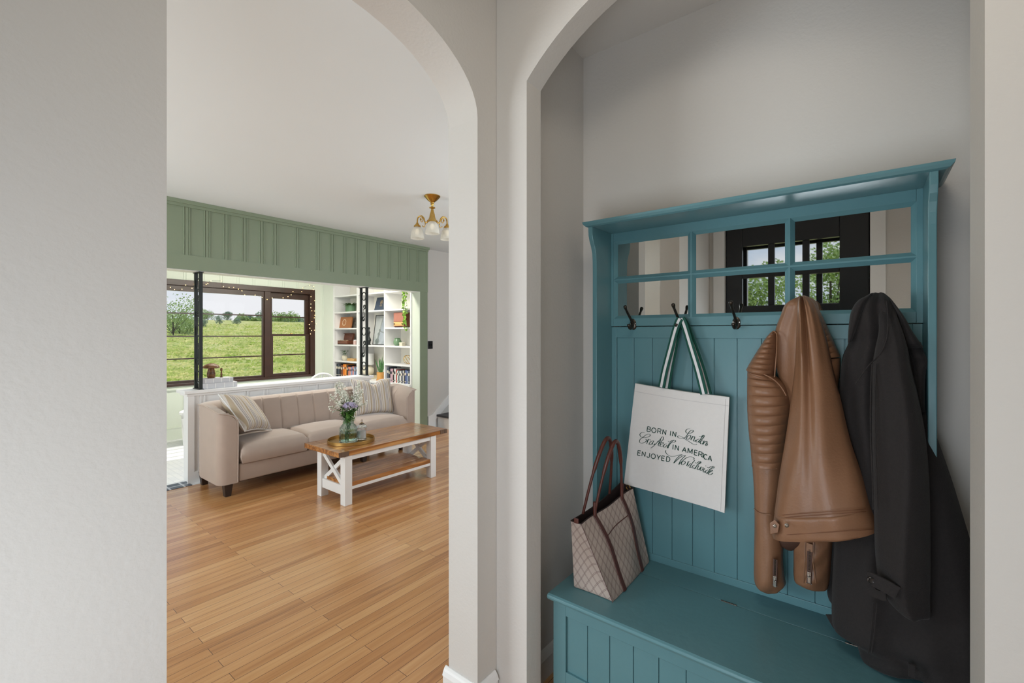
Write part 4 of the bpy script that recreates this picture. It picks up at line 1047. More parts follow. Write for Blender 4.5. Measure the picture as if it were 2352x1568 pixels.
# left pillow leans on the left arm, right pillow on the back and right arm
pillow(Matrix.Translation((1.725, 4.38, .640)) @ Matrix.Rotation(math.radians(42), 4, 'Z') @ Matrix.Rotation(math.radians(-42), 4, 'X') @ Matrix.Rotation(math.radians(14), 4, 'Y'), .37, .42, .14, 'throw_pillow', 'striped linen throw pillow leaning on the left arm of the taupe sofa', PILLOW)
pillow(Matrix.Translation((3.11, 4.46, .628)) @ Matrix.Rotation(math.radians(-6), 4, 'Z') @ Matrix.Rotation(math.radians(-20), 4, 'X') @ Matrix.Rotation(math.radians(3), 4, 'Y'), .50, .43, .15, 'throw_pillow', 'striped linen throw pillow with dented top at the right end of the sofa', PILLOW, notch=.06)

# ================================================================ COFFEE TABLE
tb = thing('coffee_table', 'farmhouse coffee table with stained plank top and white X-braced ends', 'coffee table', (2.49, 3.455, 0))
TX0, TX1, TY0, TY1 = 1.922, 3.062, 3.195, 3.722
mb = MB(); n = 5; w = (TY1-TY0)/n
for k in range(n): mb.box(TX0+.088, TX1-.088, TY0+k*w+.0018, TY0+(k+1)*w-.0018, .391, .430)
mb.box(TX0+.088, TX1-.088, TY0+.01, TY1-.01, .393, .415); mb.build('table_top', TABLEW, tb, bevel=.0015)
for a, b in ((TX0, TX0+.086), (TX1-.086, TX1)):
    o = MB().box(a, b, TY0+.003, TY1-.003, .391, .430).build('breadboard_end', TABLEW, tb, bevel=.002)
    for y0, y1 in ((TY0-.0005, TY0+.003), (TY1-.003, TY1+.0005)): MB().box(a, b, y0, y1, .391, .430).build('end_grain', ENDW, o, bevel=.0008)
lx = ((1.978, 2.043), (2.865, 2.930)); ly = ((3.205, 3.270), (3.555, 3.620)) 
for x0, x1 in lx:
    for y0, y1 in ly: MB().box(x0, x1, y0, y1, 0, .391).build('leg', WHITE, tb, bevel=.003)
    mb = MB().box(x0+.01, x1-.01, ly[0][1], ly[1][0], .075, .150); mb.build('end_rail', WHITE, tb, bevel=.002)
    MB().box(x0+.01, x1-.01, ly[0][1], ly[1][0], .360, .391).build('end_rail', WHITE, tb, bevel=.002)
    ya, yb = ly[0][1], ly[1][0]; xm = (x0+x1)/2
    for (p, q, d) in (((ya, .150), (yb, .360), -.006), ((yb, .150), (ya, .360), .006)):
        P = Vector((xm+d, p[0], p[1])); Q = Vector((xm+d, q[0], q[1]))
        MB().ribbon([P, Q], .034, (1, 0, 0), .022).build('cross_brace', WHITE, tb, bevel=.0015)
MB().box(lx[0][1], lx[1][0], 3.215, 3.235, .115, .140).build('side_rail', WHITE, tb, bevel=.002)
MB().box(lx[0][1], lx[1][0], 3.59, 3.61, .115, .140).build('side_rail', WHITE, tb, bevel=.002)
MB().box(lx[0][1], lx[1][0], 3.215, 3.235, .350, .391).build('side_rail', WHITE, tb, bevel=.002)
mb = MB(); y0_, y1_ = 3.212, 3.613; w = (y1_-y0_)/4
for k in range(4): mb.box(lx[0][1]-.04 if k in (1, 2) else lx[0][1]+.001, lx[1][0]-.001, y0_+k*w+.0015, y0_+(k+1)*w-.0015, .1405, .176)
mb.build('lower_shelf', TABLEW, tb, bevel=.002)

tray = thing('round_tray', 'round brass-coloured tray with raised rim on the coffee table', 'tray', (2.205, 3.475, .4302))
MB().lathe([(.02, .0), (.188, .0), (.192, .002), (.192, .024), (.187, .024), (.186, .005), (.02, .004)], (2.205, 3.475, .4302), 64, cap=True).build('tray_body', GOLDTRAY, tray, smooth=35)
MB().tube([(2.205+.1895*math.cos(a), 3.475+.1895*math.sin(a), .4550) for a in [2*PI*k/64 for k in range(64)]], .0028, 8, closed=True).build('tray_rim', GOLDTRAY, tray, smooth=60)

vc = Vector((2.165, 3.455, .4355))
vase = thing('glass_vase', 'ribbed pale aqua glass bottle vase holding flowers on the tray', 'vase', vc)
prof = [(.01, 0), (.068, 0), (.072, .006), (.073, .03), (.073, .10), (.070, .122), (.058, .140), (.046, .149), (.043, .156), (.0435, .185), (.050, .198), (.047, .199), (.041, .186), (.040, .157), (.045, .147), (.056, .136), (.066, .120), (.069, .10), (.069, .03), (.066, .010), (.01, .008)]
MB().lathe(prof, vc, 96, cap=True, flute=(.03, 24)).build('vase_glass', VASEGL, vase, smooth=60)
MB().lathe([(.005, .009), (.0655, .011), (.0683, .03), (.0683, .095), (.005, .095)], vc, 48, cap=True, flute=(.02, 24)).build('water', glass('water', (.88, .96, .93, 1), 0, 1.15), vase, smooth=60)
bq = thing('flower_bouquet', 'bouquet of white sprays and a lilac bloom in the aqua glass vase', 'flowers', vc+Vector((0, 0, .03)))
rd = random.Random(3)
stem = MB(); leaves = MB(); white = MB(); lil = MB()
tocam = Vector((-.53, -.85, 0))
rt = Vector((.85, -.53, 0)).normalized()
def floret(mb, p, s):
    d = Vector((rd.uniform(-1, 1), rd.uniform(-1, 1), rd.uniform(-.3, 1))).normalized(); a = d.orthogonal().normalized(); b = d.cross(a)
    for k in range(5):
        t = 2*PI*k/5; r = a*math.cos(t)+b*math.sin(t); r2 = a*math.cos(t+.5)+b*math.sin(t+.5); r3 = a*math.cos(t-.5)+b*math.sin(t-.5)
        i = [mb.av(p), mb.av(p+r2*s*.7+d*s*.2), mb.av(p+r*s+d*s*.25), mb.av(p+r3*s*.7+d*s*.2)]; mb.f.append(tuple(i))
sprays = [(-.085, .40, .03, .05, 150), (-.06, .43, .02, .055, 150), (-.03, .33, .0, .05, 80), (.10, .41, .02, .045, 150), (.13, .34, .03, .05, 130), (.09, .27, -.02, .05, 90), (-.135, .31, .02, .04, 70), (-.15, .22, .0, .03, 30), (-.09, .25, -.03, .045, 70), (.15, .24, .0, .035, 40), (.02, .25, -.05, .06, 40)]
for sx_, h_, dd, rad, cnt in sprays:
    base = vc+Vector((rd.uniform(-.03, .03), rd.uniform(-.03, .03), .012)); neck = vc+Vector((rd.uniform(-.02, .02), rd.uniform(-.02, .02), .19))
    tip = vc+rt*sx_+Vector((0, dd, h_+.08)); mid = neck.lerp(tip, .5)+Vector((0, 0, .03))
    P = spline([base, neck, mid, tip], 8); stem.tube(P, .0016, 5)
    for _ in range(cnt):
        t = rd.random(); c_ = mid.lerp(tip, t*1.0); rr = rad*(1-.75*t)
        floret(white, c_+Vector((rd.gauss(0, rr*.45), rd.gauss(0, rr*.45), rd.gauss(0, .015))), rd.uniform(.006, .0105))
    for _ in range(22):
        t = rd.random(); q = neck.lerp(mid, t); d = Vector((rd.uniform(-1, 1), rd.uniform(-1, 1), rd.uniform(-.4, 1)))
        leaves.leaf(q, d, (0, 0, 1), rd.uniform(.035, .075), rd.uniform(.008, .014), .2)
for _ in range(130):
    d = Vector((rd.gauss(0, 1), rd.gauss(0, 1), rd.gauss(0, 1))).normalized(); d.z = abs(d.z)*.8-.15
    floret(lil, vc+rt*.012+Vector((-.02, -.035, .305))+Vector((d.x*.055, d.y*.055, d.z*.045)), rd.uniform(.009, .013))
for _ in range(150):
    d = Vector((rd.uniform(-1, 1), rd.uniform(-1, 1), rd.uniform(-.7, .8))); leaves.leaf(vc+Vector((0, 0, rd.uniform(.19, .26))), d, (0, 0, 1), rd.uniform(.04, .085), .010, .35)
for _ in range(50):
    d = Vector((rd.uniform(-.6, .6), rd.uniform(-.6, .6), rd.uniform(-.2, 1))); leaves.leaf(vc+Vector((rd.uniform(-.025, .025), rd.uniform(-.025, .025), rd.uniform(.03, .17))), d, (0, 0, 1), .035, .007, .2)
stem.build('stems', LEAFD, bq); leaves.build('leaves', LEAF, bq); tag(white.build('white_blossoms', PETALW, bq), kind='stuff'); lil.build('lilac_bloom', PETALL, bq)
# candle jar
cc = Vector((2.285, 3.44, .4355))
cj = thing('candle_jar', 'lidded clear glass candle jar with white candle beside the aqua vase', 'candle jar', cc)
MB().lathe([(.01, 0), (.030, 0), (.037, .004), (.038, .012), (.038, .098), (.041, .102), (.038, .104), (.035, .100), (.035, .014), (.01, .012)], cc, 40, cap=True).build('jar_glass', CLEARGL, cj, smooth=50)
MB().lathe([(.001, .0135), (.0335, .0135), (.0335, .075), (.001, .075)], cc, 32).build('candle', simple('wax', rgb(228, 224, 220), .5), cj, smooth=40)
MB().lathe([(.001, .1045), (.040, .1045), (.044, .108), (.040, .114), (.028, .130), (.014, .142), (.006, .148), (.005, .153), (.0085, .159), (.0085, .165), (.004, .171), (.0005, .172)], cc, 40, flute=(.03, 10)).build('jar_lid', CLEARGL, cj, smooth=50)

# ================================================================ CHANDELIER
LC = Vector((2.67, 2.97, ZL))
ch = thing('chandelier', 'brass ceiling light with three scrolled arms and ribbed glass shades', 'chandelier', LC)
MB().lathe([(.001, 0), (.068, 0), (.070, -.006), (.064, -.012), (.052, -.026), (.034, -.044), (.018, -.054), (.014, -.062), (.001, -.062)], LC, 40).build('ceiling_rose', BRASS, ch, smooth=40)
MB().lathe([(.001, -.062), (.014, -.062), (.016, -.072), (.009, -.082), (.009, -.094), (.026, -.100), (.026, -.104), (.010, -.112), (.014, -.135), (.022, -.160), (.026, -.185), (.034, -.205), (.046, -.216), (.048, -.222), (.030, -.232), (.012, -.246), (.001, -.252)], LC, 36).build('stem', BRASS, ch, smooth=40)
base_a = math.atan2(-.735, -.66)
for k in range(3):
    a = base_a+k*2*PI/3; d = Vector((math.cos(a), math.sin(a), 0)); R_ = .150 if k else .10
    pts = [LC+d*.03+Vector((0, 0, -.200)), LC+d*.055+Vector((0, 0, -.225)), LC+d*.075+Vector((0, 0, -.215)), LC+d*.085+Vector((0, 0, -.185)), LC+d*.110+Vector((0, 0, -.163)), LC+d*(R_-.008)+Vector((0, 0, -.175)), LC+d*R_+Vector((0, 0, -.21)), LC+d*R_+Vector((0, 0, -.235))]
    if k == 0: pts = [LC+d*.02+Vector((0, 0, -.19)), LC+d*.055+Vector((0, 0, -.185)), LC+d*.085+Vector((0, 0, -.178)), LC+d*R_+Vector((0, 0, -.20)), LC+d*R_+Vector((0, 0, -.225))]
    arm = MB().tube(spline(pts, 8), .0062, 10).build('arm', BRASS, ch, smooth=60)
    if k:
        c_ = LC+d*.105+Vector((0, 0, -.2)); sc_ = [c_+d*(.016-.0006*q)*math.cos(q*.5)+Vector((0, 0, (.026-.001*q)*math.sin(q*.5)*1.0)) for q in range(16)]
        MB().tube(sc_, .0038, 8).build('scroll', BRASS, arm, smooth=60)
        MB().tube(spline([LC+d*.085+Vector((0, 0, -.19)), LC+d*.07+Vector((0, 0, -.235)), LC+d*.08+Vector((0, 0, -.262)), LC+d*.10+Vector((0, 0, -.25))], 6), .0036, 8).build('scroll', BRASS, arm, smooth=60)
    zz = -.232 if k else -.222
    S_ = LC+d*R_+Vector((0, 0, zz))
    MB().lathe([(.001, .012), (.010, .012), (.014, .0), (.026, -.010), (.030, -.016), (.030, -.026), (.027, -.026), (.026, -.018), (.001, -.016)], S_, 28).build('shade_holder', BRASS, arm, smooth=40)
    MB().lathe([(.024, -.024), (.036, -.036), (.046, -.056), (.053, -.080), (.057, -.105), (.060, -.128), (.0575, -.128), (.0545, -.105), (.0505, -.080), (.0435, -.056), (.0335, -.037), (.022, -.027)], S_, 96, cap=False, flute=(.012, 32)).build('glass_shade', SHADEGL, arm, smooth=60)
    bl = MB().lathe([(.001, -.04), (.012, -.045), (.017, -.065), (.012, -.085), (.001, -.092)], S_, 16).build('bulb', simple('bulb_glass', rgb(250, 246, 236), .4, emit=(1, .9, .72, 1), estr=1.2) if 'bulb_glass' not in MATS else MATS['bulb_glass'], arm, smooth=60)

# ================================================================ BOOKCASE WALL IN THE NOOK
BX, BB = 4.08, 4.375            # front and back of the shelves
SH = [.644, .909, 1.174, 1.440, 1.703, 1.968, 2.225]
D_A, D_B = 6.245, 5.565            # dividers
YE = 4.975
bk = thing('bookcase', 'cream built-in bookcase with cupboards below covering the nook end wall', 'bookcase', (4.08, 5.85, 0))
mb = MB().box(BB, BB+.012, YE, YN-.001, .0, 2.34)
mb.build('back_panel', CREAM, bk)
for y, nm in ((YN-.03, 0), (D_A, 0), (D_B, 0), (YE, 0)):
    MB().box(BX, BB, y, y+.022, SH[0], 2.34).build('upright', WHITE, bk, bevel=.0015)
MB().box(BX-.004, BX, D_A-.012, D_A+.034, SH[0], 2.34).build('face_frame', WHITE, bk, bevel=.0015)
MB().box(BX-.004, BX, YN-.045, YN-.001, SH[0], 2.34).build('face_frame', WHITE, bk, bevel=.0015)
bays = {'A': (D_A+.022, YN-.03, [1, 2, 3, 4, 5]), 'B': (D_B+.022, D_A, [2, 4, 5]), 'C': (YE+.022, D_B, [1, 2, 3, 4, 5])}
for nm, (y0, y1, idx) in bays.items():
    for k in idx: MB().box(BX+.002, BB, y0, y1, SH[k]-.022, SH[k]).build('shelf', WHITE, bk, bevel=.0015)
MB().box(BX-.03, BB, YE, 6.245, SH[0]-.03, SH[0]).build('counter', WHITE, bk, bevel=.003)
MB().box(3.60, BB, 6.245, YN-.035, SH[0]-.03, SH[0]).build('counter', WHITE, bk, bevel=.003)
cb = MB().box(BX+.02, BB, YE, YN-.04, .06, SH[0]-.03).box(BX+.05, BB, YE, YN-.04, 0, .06); cb.build('cupboard', WHITE, bk)
yy0 = YE+.02
for k in range(4):
    a = yy0+k*.45; d = MB().box(BX+.002, BX+.02, a+.004, a+.416, .09, SH[0]-.05)
    for (p, q, r, s_) in ((a+.004, a+.06, .09, SH[0]-.05), (a+.36, a+.416, .09, SH[0]-.05), (a+.06, a+.36, .09, .15), (a+.06, a+.36, SH[0]-.11, SH[0]-.05)): d.box(BX-.004, BX+.002, p, q, r, s_)
    dd = d.build('cupboard_door', WHITE, bk, bevel=.002)
    MB().lathe([(.001, -.01), (.012, -.008), (.012, .008), (.001, .01)], (BX-.014, a+.38, .5), 12).build('knob', BRASS, dd)
MB().box(3.62, 3.67, YN-.09, YN-.04, 0, SH[0]-.03).build('leg', WHITE, bk); MB().box(3.62, 3.67, 6.26, 6.31, 0, SH[0]-.03).build('leg', WHITE, bk)

def yat(px, X): d = ray(px, 766); return d.y*X/d.x
# books
NAMED = {}
def bookmat(c):
    k = 'book_%d_%d_%d' % c
    if k not in MATS: simple(k, rgb(*c), .55, var=.08, scale=60)
    return MATS[k]
def book(x, ya, yb, z, h, d, c, label, group, tilt=0, name='book'):
    """spine faces -X; ya>yb"""
    w = ya-yb; yc = (ya+yb)/2
    mb = MB(); mb.M = Matrix.Translation((x, yc, z)) @ Matrix.Rotation(tilt, 4, 'X')
    mb.prism([(0, -w*.35), (-.003, -w*.0), (0, w*.35), (.004, w*.48), (d, w*.48), (d, w*.40), (.01, w*.40), (.01, -w*.40), (d, -w*.40), (d, -w*.48), (.004, -w*.48)], 'z', 0, h)
    th = thing(name, label, 'book', (x, yc, z), group)
    mb.build('cover', bookmat(c), th)
    pg = MB(); pg.M = mb.M; pg.box(.008, d-.004, -w*.39, w*.39, .004, h-.004); pg.build('pages', PAPER, th)
    bd = MB(); bd.M = mb.M; bd.box(-.0035, -.001, -w*.30, w*.30, h*.62, h*.80); bd.box(-.0035, -.001, -w*.30, w*.30, h*.12, h*.17)
    lc = (232, 222, 200) if sum(c) < 420 else (70, 66, 72)
    bd.build('spine_band', bookmat(lc), th)
PAPER = simple('paper', rgb(232, 226, 212), .8)
cn = {(40,48,58): 'dark slate', (70,78,92): 'grey blue', (232,128,34): 'bright orange', (238,150,60): 'light orange', (52,44,46): 'charcoal', (214,134,108): 'salmon', (206,156,140): 'dusty pink', (120,144,186): 'blue', (150,168,198): 'pale blue', (90,96,110): 'slate grey', (206,202,198): 'pale grey', (120,74,52): 'brown', (196,160,170): 'faded pink', (176,56,50): 'red', (226,224,220): 'white', (46,58,104): 'navy', (96,116,120): 'teal grey', (170,150,120): 'tan', (34,36,42): 'black', (128,60,66): 'maroon', (96,110,160): 'periwinkle'}
orders = ['first', 'second', 'third', 'fourth', 'fifth', 'sixth', 'seventh', 'eighth', 'ninth', 'tenth', 'eleventh', 'twelfth', 'thirteenth', 'fourteenth', 'fifteenth', 'sixteenth', 'seventeenth', 'eighteenth', 'nineteenth', 'twentieth']
rowA = [(772,776,(40,48,58),.20),(776,779,(70,78,92),.195),(779,783,(52,44,46),.20),(783,787,(120,74,52),.185),(787.5,791,(232,128,34),.20),(791,795,(238,150,60),.20),(796,799,(52,44,46),.19),(799,803,(214,134,108),.165),(803,806,(206,156,140),.16),(806,809,(120,144,186),.165),(809,812,(214,134,108),.18),(812,814.5,(150,168,198),.165),(814.5,817,(90,96,110),.18),(817,819.5,(120,144,186),.17)]
bx_ = BX+.03
for i, (a, b, c, h) in enumerate(rowA):
    book(bx_, yat(a, bx_), yat(b, bx_)+.0006, SH[0]+.0005, h*1.04, .15, c, '%s book, %s from the left in the left bay row beside the orange books' % (cn[c], orders[i]), 'books in the left bay of the bookcase')
rowC = [(889,893,(70,78,92),.21),(893,895.5,(34,36,42),.19),(896,902,(196,160,170),.195),(902,905,(52,44,46),.18),(905,909,(226,224,220),.20),(909,911.5,(176,56,50),.185),(911.5,914,(226,224,220),.175),(914,917,(96,116,120),.175),(917,921,(226,224,220),.17),(921,924.5,(90,96,110),.175),(924.5,928,(206,202,198),.18),(928,930,(34,36,42),.185),(930,934,(96,110,160),.19),(934,937,(150,168,198),.18),(937,941,(90,96,110),.185),(941,943.5,(46,58,104),.19),(943.5,946,(226,224,220),.185),(946,948.3,(176,56,50),.18)]
for i, (a, b, c, h) in enumerate(rowC):
    book(bx_, yat(a, bx_), yat(b, bx_)+.0006, SH[0]+.0005, h, .15, c, '%s book, %s from the left in the row under the gold wire sphere' % (cn[c], orders[i]), 'books in the right bay of the bookcase')
# potted plants
def pot(c, r0, r1, h, m, par, n=32, flute=None, nm='pot'):
    return MB().lathe([(.001, 0), (r0, 0), (r1, h), (r1-.006, h), (r1-.008, h-.015), (.001, h-.015)], c, n, flute=flute).build(nm, m, par, smooth=40)
SOIL = simple('soil', rgb(60, 46, 36), .9)
POTG = simple('green_ceramic', rgb(104, 138, 104), .5); POTC = simple('cream_ceramic', rgb(226, 218, 196), .5); POTO = simple('ochre_ceramic', rgb(214, 156, 84), .5)
x = BX+.14; y = (yat(793, x)+yat(818, x))/2
t = thing('potted_fern', 'leafy green plant in a ribbed green pot, highest item in the left bay', 'potted plant', (x, y, SH[4]+.0005))
pot((x, y, SH[4]+.0005), .078, .082, .108, POTG, t, 64, (.02, 20))
mb = MB()
for k in range(70):
    a = rd.uniform(0, 2*PI); d = Vector((math.cos(a), math.sin(a), rd.uniform(.35, 1.2))); mb.leaf((x+.03*math.cos(a), y+.03*math.sin(a), SH[4]+.10), d, (0, 0, 1), rd.uniform(.09, .17), .028, .55)
mb.build('foliage', LEAF, t)
x = BX+.12; y = (yat(785, x)+yat(799, x))/2
t = thing('potted_herb', 'small fine-leaved plant in a round cream pot beside a wooden box', 'potted plant', (x, y, SH[1]+.0005))
MB().lathe([(.001, 0), (.028, 0), (.044, .02), (.05, .045), (.042, .072), (.034, .080), (.030, .078), (.001, .07)], (x, y, SH[1]+.0005), 32).build('pot', POTC, t, smooth=50)
mb = MB()
for k in range(120):
    a = rd.uniform(0, 2*PI); r = rd.uniform(0, .07); mb.leaf((x+r*math.cos(a), y+r*math.sin(a), SH[1]+.085+rd.uniform(0, .08)), (math.cos(a), math.sin(a), rd.uniform(0, 1)), (0, 0, 1), .03, .012, .3)
mb.build('foliage', LEAFD, t)
x = BX+.10; y = (yat(802, x)+yat(818, x))/2; w = abs(yat(802, x)-yat(818, x))/2
t = tag(MB().box(x-.04, x+.04, y-w, y+w, SH[1]+.0005, SH[1]+.040).build('wooden_box', LTWOOD, bevel=.003), 'pale wooden block box lying beside the round cream pot', 'box')
# brown wreath print and silver frame
x = BX+.10; ya, yb = yat(775, x), yat(806, x)
t = thing('wreath_box', 'tan square box standing on edge with a white wreath emblem', 'box', (x, (ya+yb)/2, SH[3]+.0005))
M_ = Matrix.Translation((x, (ya+yb)/2, SH[3]+.0015)) @ Matrix.Rotation(math.radians(10), 4, 'Y'); w = (ya-yb)/2
mb = MB(); mb.M = M_; mb.box(-.012, .012, -w, w, 0, .185); mb.build('box_body', simple('tan_board', rgb(172, 112, 66), .5), t, bevel=.002)
mb = MB(); mb.M = M_
for k in range(14):
    a = 2*PI*k/14; c_ = (-.0125, .043*math.cos(a), .094+.043*math.sin(a)); mb.leaf(c_, (0, -math.sin(a)+.5*math.cos(a), math.cos(a)+.5*math.sin(a)), (1, 0, 0), .024, .014)
mb.build('wreath_emblem', simple('cream_print', rgb(236, 222, 196), .6), t)
def frame(x, ya, yb, z, h, tilt, fm, pm, name, label, cat, fw=.008):
    w = (ya-yb)/2; yc = (ya+yb)/2; M_ = Matrix.Translation((x, yc, z)) @ Matrix.Rotation(tilt, 4, 'Y')
    t = thing(name, label, cat, (x, yc, z))
    mb = MB(); mb.M = M_; mb.box(-.008, .008, -w, w, 0, fw).box(-.008, .008, -w, w, h-fw, h).box(-.008, .008, -w, -w+fw, fw, h-fw).box(-.008, .008, w-fw, w, fw, h-fw); mb.build('frame', fm, t, bevel=.001)
    mb = MB(); mb.M = M_; mb.box(-.002, .006, -w+fw, w-fw, fw, h-fw); mb.build('picture', pm, t)
    mb = MB(); mb.M = M_; mb.box(-.0045, -.0032, -w+fw, w-fw, fw, h-fw); mb.build('glazing', PICGL, t)
    return t
PICGL = pane_mat('picture_glass'); PICGL.node_tree.nodes['Mix Shader'].inputs[0].default_value = .25
def sketch(name, a, b, sc_):
    m = simple(name, a, .7, var=0); t = m.node_tree; n = [q for q in t.nodes if q.type == 'TEX_NOISE'][0]; n.inputs['Scale'].default_value = sc_
    mm = [q for q in t.nodes if q.type == 'MIX'][0]; mm.inputs[6].default_value = a; mm.inputs[7].default_value = b
    r = ramp(t, n.outputs['Fac'], [(.45, (0, 0, 0, 1)), (.62, (1, 1, 1, 1))]); t.links.new(r.outputs[0], mm.inputs[0]); return m
frame(BX+.19, yat(804, BX+.19), yat(818, BX+.19), SH[3]+.002, .165, .12, simple('silver_frame', rgb(150, 150, 146), .35, metal=.7), sketch('photo_print', rgb(214, 212, 204), rgb(150, 152, 146), 30), 'photo_frame', 'small silver photo frame standing behind the tan wreath box', 'picture frame')
# wooden keepsake box, open
x = BX+.12; ya, yb = yat(771, x), yat(805, x); yc = (ya+yb)/2; w = (ya-yb)/2
t = thing('keepsake_box', 'open brown wooden keepsake box with hinged lid', 'box', (x, yc, SH[2]+.0005))
z = SH[2]+.0005
MB().box(x-.06, x+.06, yc-w, yc+w, z, z+.012).box(x-.06, x-.05, yc-w, yc+w, z, z+.062).box(x+.05, x+.06, yc-w, yc+w, z, z+.062).box(x-.05, x+.05, yc-w, yc-w+.01, z, z+.062).box(x-.05, x+.05, yc+w-.01, yc+w, z, z+.062).build('box_body', BROWNW, t, bevel=.002)
mb = MB(); mb.M = Matrix.Translation((x+.06, yc, z+.064)) @ Matrix.Rotation(math.radians(12), 4, 'Y'); mb.box(-.012, .0, -w, w, 0, .115).box(-.035, -.012, -w, w, .107, .115).box(-.035, -.012, -w, -w+.008, 0, .107).box(-.035, -.012, w-.008, w, 0, .107); mb.build('lid', BROWNW, t, bevel=.002)
mb = MB(); 
for k in range(26): c_ = (x+rd.uniform(-.035, .035), yc+rd.uniform(-w*.7, w*.7), z+.052+rd.uniform(0, .016)); mb.lathe([(.001, -.008), (.009, -.004), (.009, .004), (.001, .008)], c_, 8)
tag(mb.build('contents', simple('cream_beads', rgb(224, 204, 168), .6), t), kind='stuff')
x = BX+.10; y = yat(815.5, x)
t = thing('small_jar', 'little pink glass jar beside the open keepsake box', 'jar', (x, y, SH[2]+.0005))
MB().lathe([(.001, 0), (.026, 0), (.028, .01), (.028, .055), (.022, .062), (.001, .062)], (x, y, SH[2]+.0005), 24).build('jar_body', simple('pink_glass', rgb(222, 190, 182), .25), t, smooth=40)
MB().lathe([(.001, .0625), (.024, .0625), (.024, .078), (.001, .08)], (x, y, SH[2]+.0005), 24).build('jar_lid', WHITE, t, smooth=40)

# middle bay
x = BX+.15
NAVY = simple('navy_cloth', rgb(58, 70, 88), .7)
ya, yb = yat(860, x), yat(885, x); w = (ya-yb)/2; yc = (ya+yb)/2
t = thing('navy_album', 'navy album with a gold emblem leaning on a top shelf', 'album', (x, yc, SH[4]+.0005))
M_ = Matrix.Translation((x, yc, SH[4]+.001)) @ Matrix.Rotation(math.radians(16), 4, 'Y')
mb = MB(); mb.M = M_; mb.box(-.01, .012, -w, w, 0, .215); mb.build('cover', NAVY, t, bevel=.002)
mb = MB(); mb.M = M_
for k in range(24):
    a0_, a1_ = 2*PI*k/24, 2*PI*(k+1)/24
    i = [mb.av((-.0112, .030*math.cos(a)*s_-.01, .13+.036*math.sin(a)*s_)) for a, s_ in ((a0_, 1), (a1_, 1), (a1_, .84), (a0_, .84))]; mb.f.append(tuple(i))
for q in ((.012, .139, .004), (.018, .128, .003), (.010, .116, .004)): mb.box(-.0112, -.0108, -.01-q[0], -.01+q[0], q[1], q[1]+q[2]*2)
mb.box(-.0112, -.0108, -.04, .02, .072, .077); mb.build('gold_emblem', simple('gold_foil', rgb(206, 176, 128), .4, metal=.4), t)
x = BX+.17
BLK = simple('black_frame', rgb(40, 40, 42), .4)
t = frame(x, yat(856, x), yat(889, x)-.02, SH[2]+.001, .47, math.radians(8), BLK, sketch('pale_map', rgb(206, 214, 214), rgb(170, 184, 182), 8), 'framed_print', 'tall pale print in a thin black frame leaning in the middle bay', 'picture', .010)
x = BX+.10; y = yat(847.5, x); z = SH[2]+.0005
t = thing('figurine', 'slim dark figurine half hidden behind the scrolled iron post', 'figurine', (x, y, z))
MB().lathe([(.001, 0), (.036, 0), (.036, .008), (.020, .014), (.024, .05), (.034, .075), (.024, .105), (.010, .13), (.012, .17), (.022, .195), (.012, .22), (.007, .235), (.016, .255), (.014, .272), (.001, .280)], (x, y, z), 14).build('figurine_body', IRON, t, smooth=35)
# lamp on books
x = BX+.14; y = yat(846, x)
z = SH[0]+.0005
for k, (hh, c) in enumerate(((.026, (226, 214, 180)), (.022, (214, 204, 178)))):
    o = MB().box(x-.085, x+.085, y-.115+.01*k, y+.10, z, z+hh).build('book', bookmat(c), bevel=.002); tag(o, ('cream book, lower one lying flat under the white table lamp', 'pale sand book, upper one lying flat under the white table lamp')[k], 'book', 'books under the lamp'); z += hh+.0005
t = thing('table_lamp', 'table lamp with white drum shade and round cream base in the middle bay', 'lamp', (x, y, z))
MB().lathe([(.001, 0), (.04, 0), (.075, .03), (.09, .07), (.082, .11), (.05, .145), (.02, .16), (.012, .17), (.001, .17)], (x, y, z), 36).build('lamp_base', POTC, t, smooth=50)
MB().lathe([(.001, .17), (.008, .17), (.008, .20), (.001, .20)], (x, y, z), 12).build('stem', BRASS, t)
MB().lathe([(.088, .170), (.082, .345), (.080, .345), (.086, .170)], (x, y, z), 40, cap=False).build('lamp_shade', simple('linen_shade', rgb(232, 232, 230), .8), t, smooth=50)
x = BX+.09; y = (yat(866, x)+yat(883.5, x))/2
t = thing('snake_plant', 'snake plant with upright striped leaves in an ochre pot', 'potted plant', (x, y, SH[0]+.0005))
pot((x, y, SH[0]+.0005), .058, .060, .125, POTO, t); MB().lathe([(.001, 0), (.066, 0), (.068, .014), (.001, .014)], (x, y, SH[0]+.0005), 32).build('saucer', POTO, t, smooth=40)
mb = MB()
for dx, dy, L_, w_ in ((0, .9, .24, .030), (.1, .35, .25, .034), (-.1, .0, .22, .036), (.0, -.22, .26, .034), (.1, -.45, .23, .034), (-.2, .65, .14, .03), (0, -.75, .17, .03)):
    mb.leaf((x+dx*.03, y+dy*.03, SH[0]+.11), (dx*.3, dy*.62, 1), (1, 0, .0), L_, w_*1.2, -.0, 6)
mb.build('foliage', LEAFD, t)

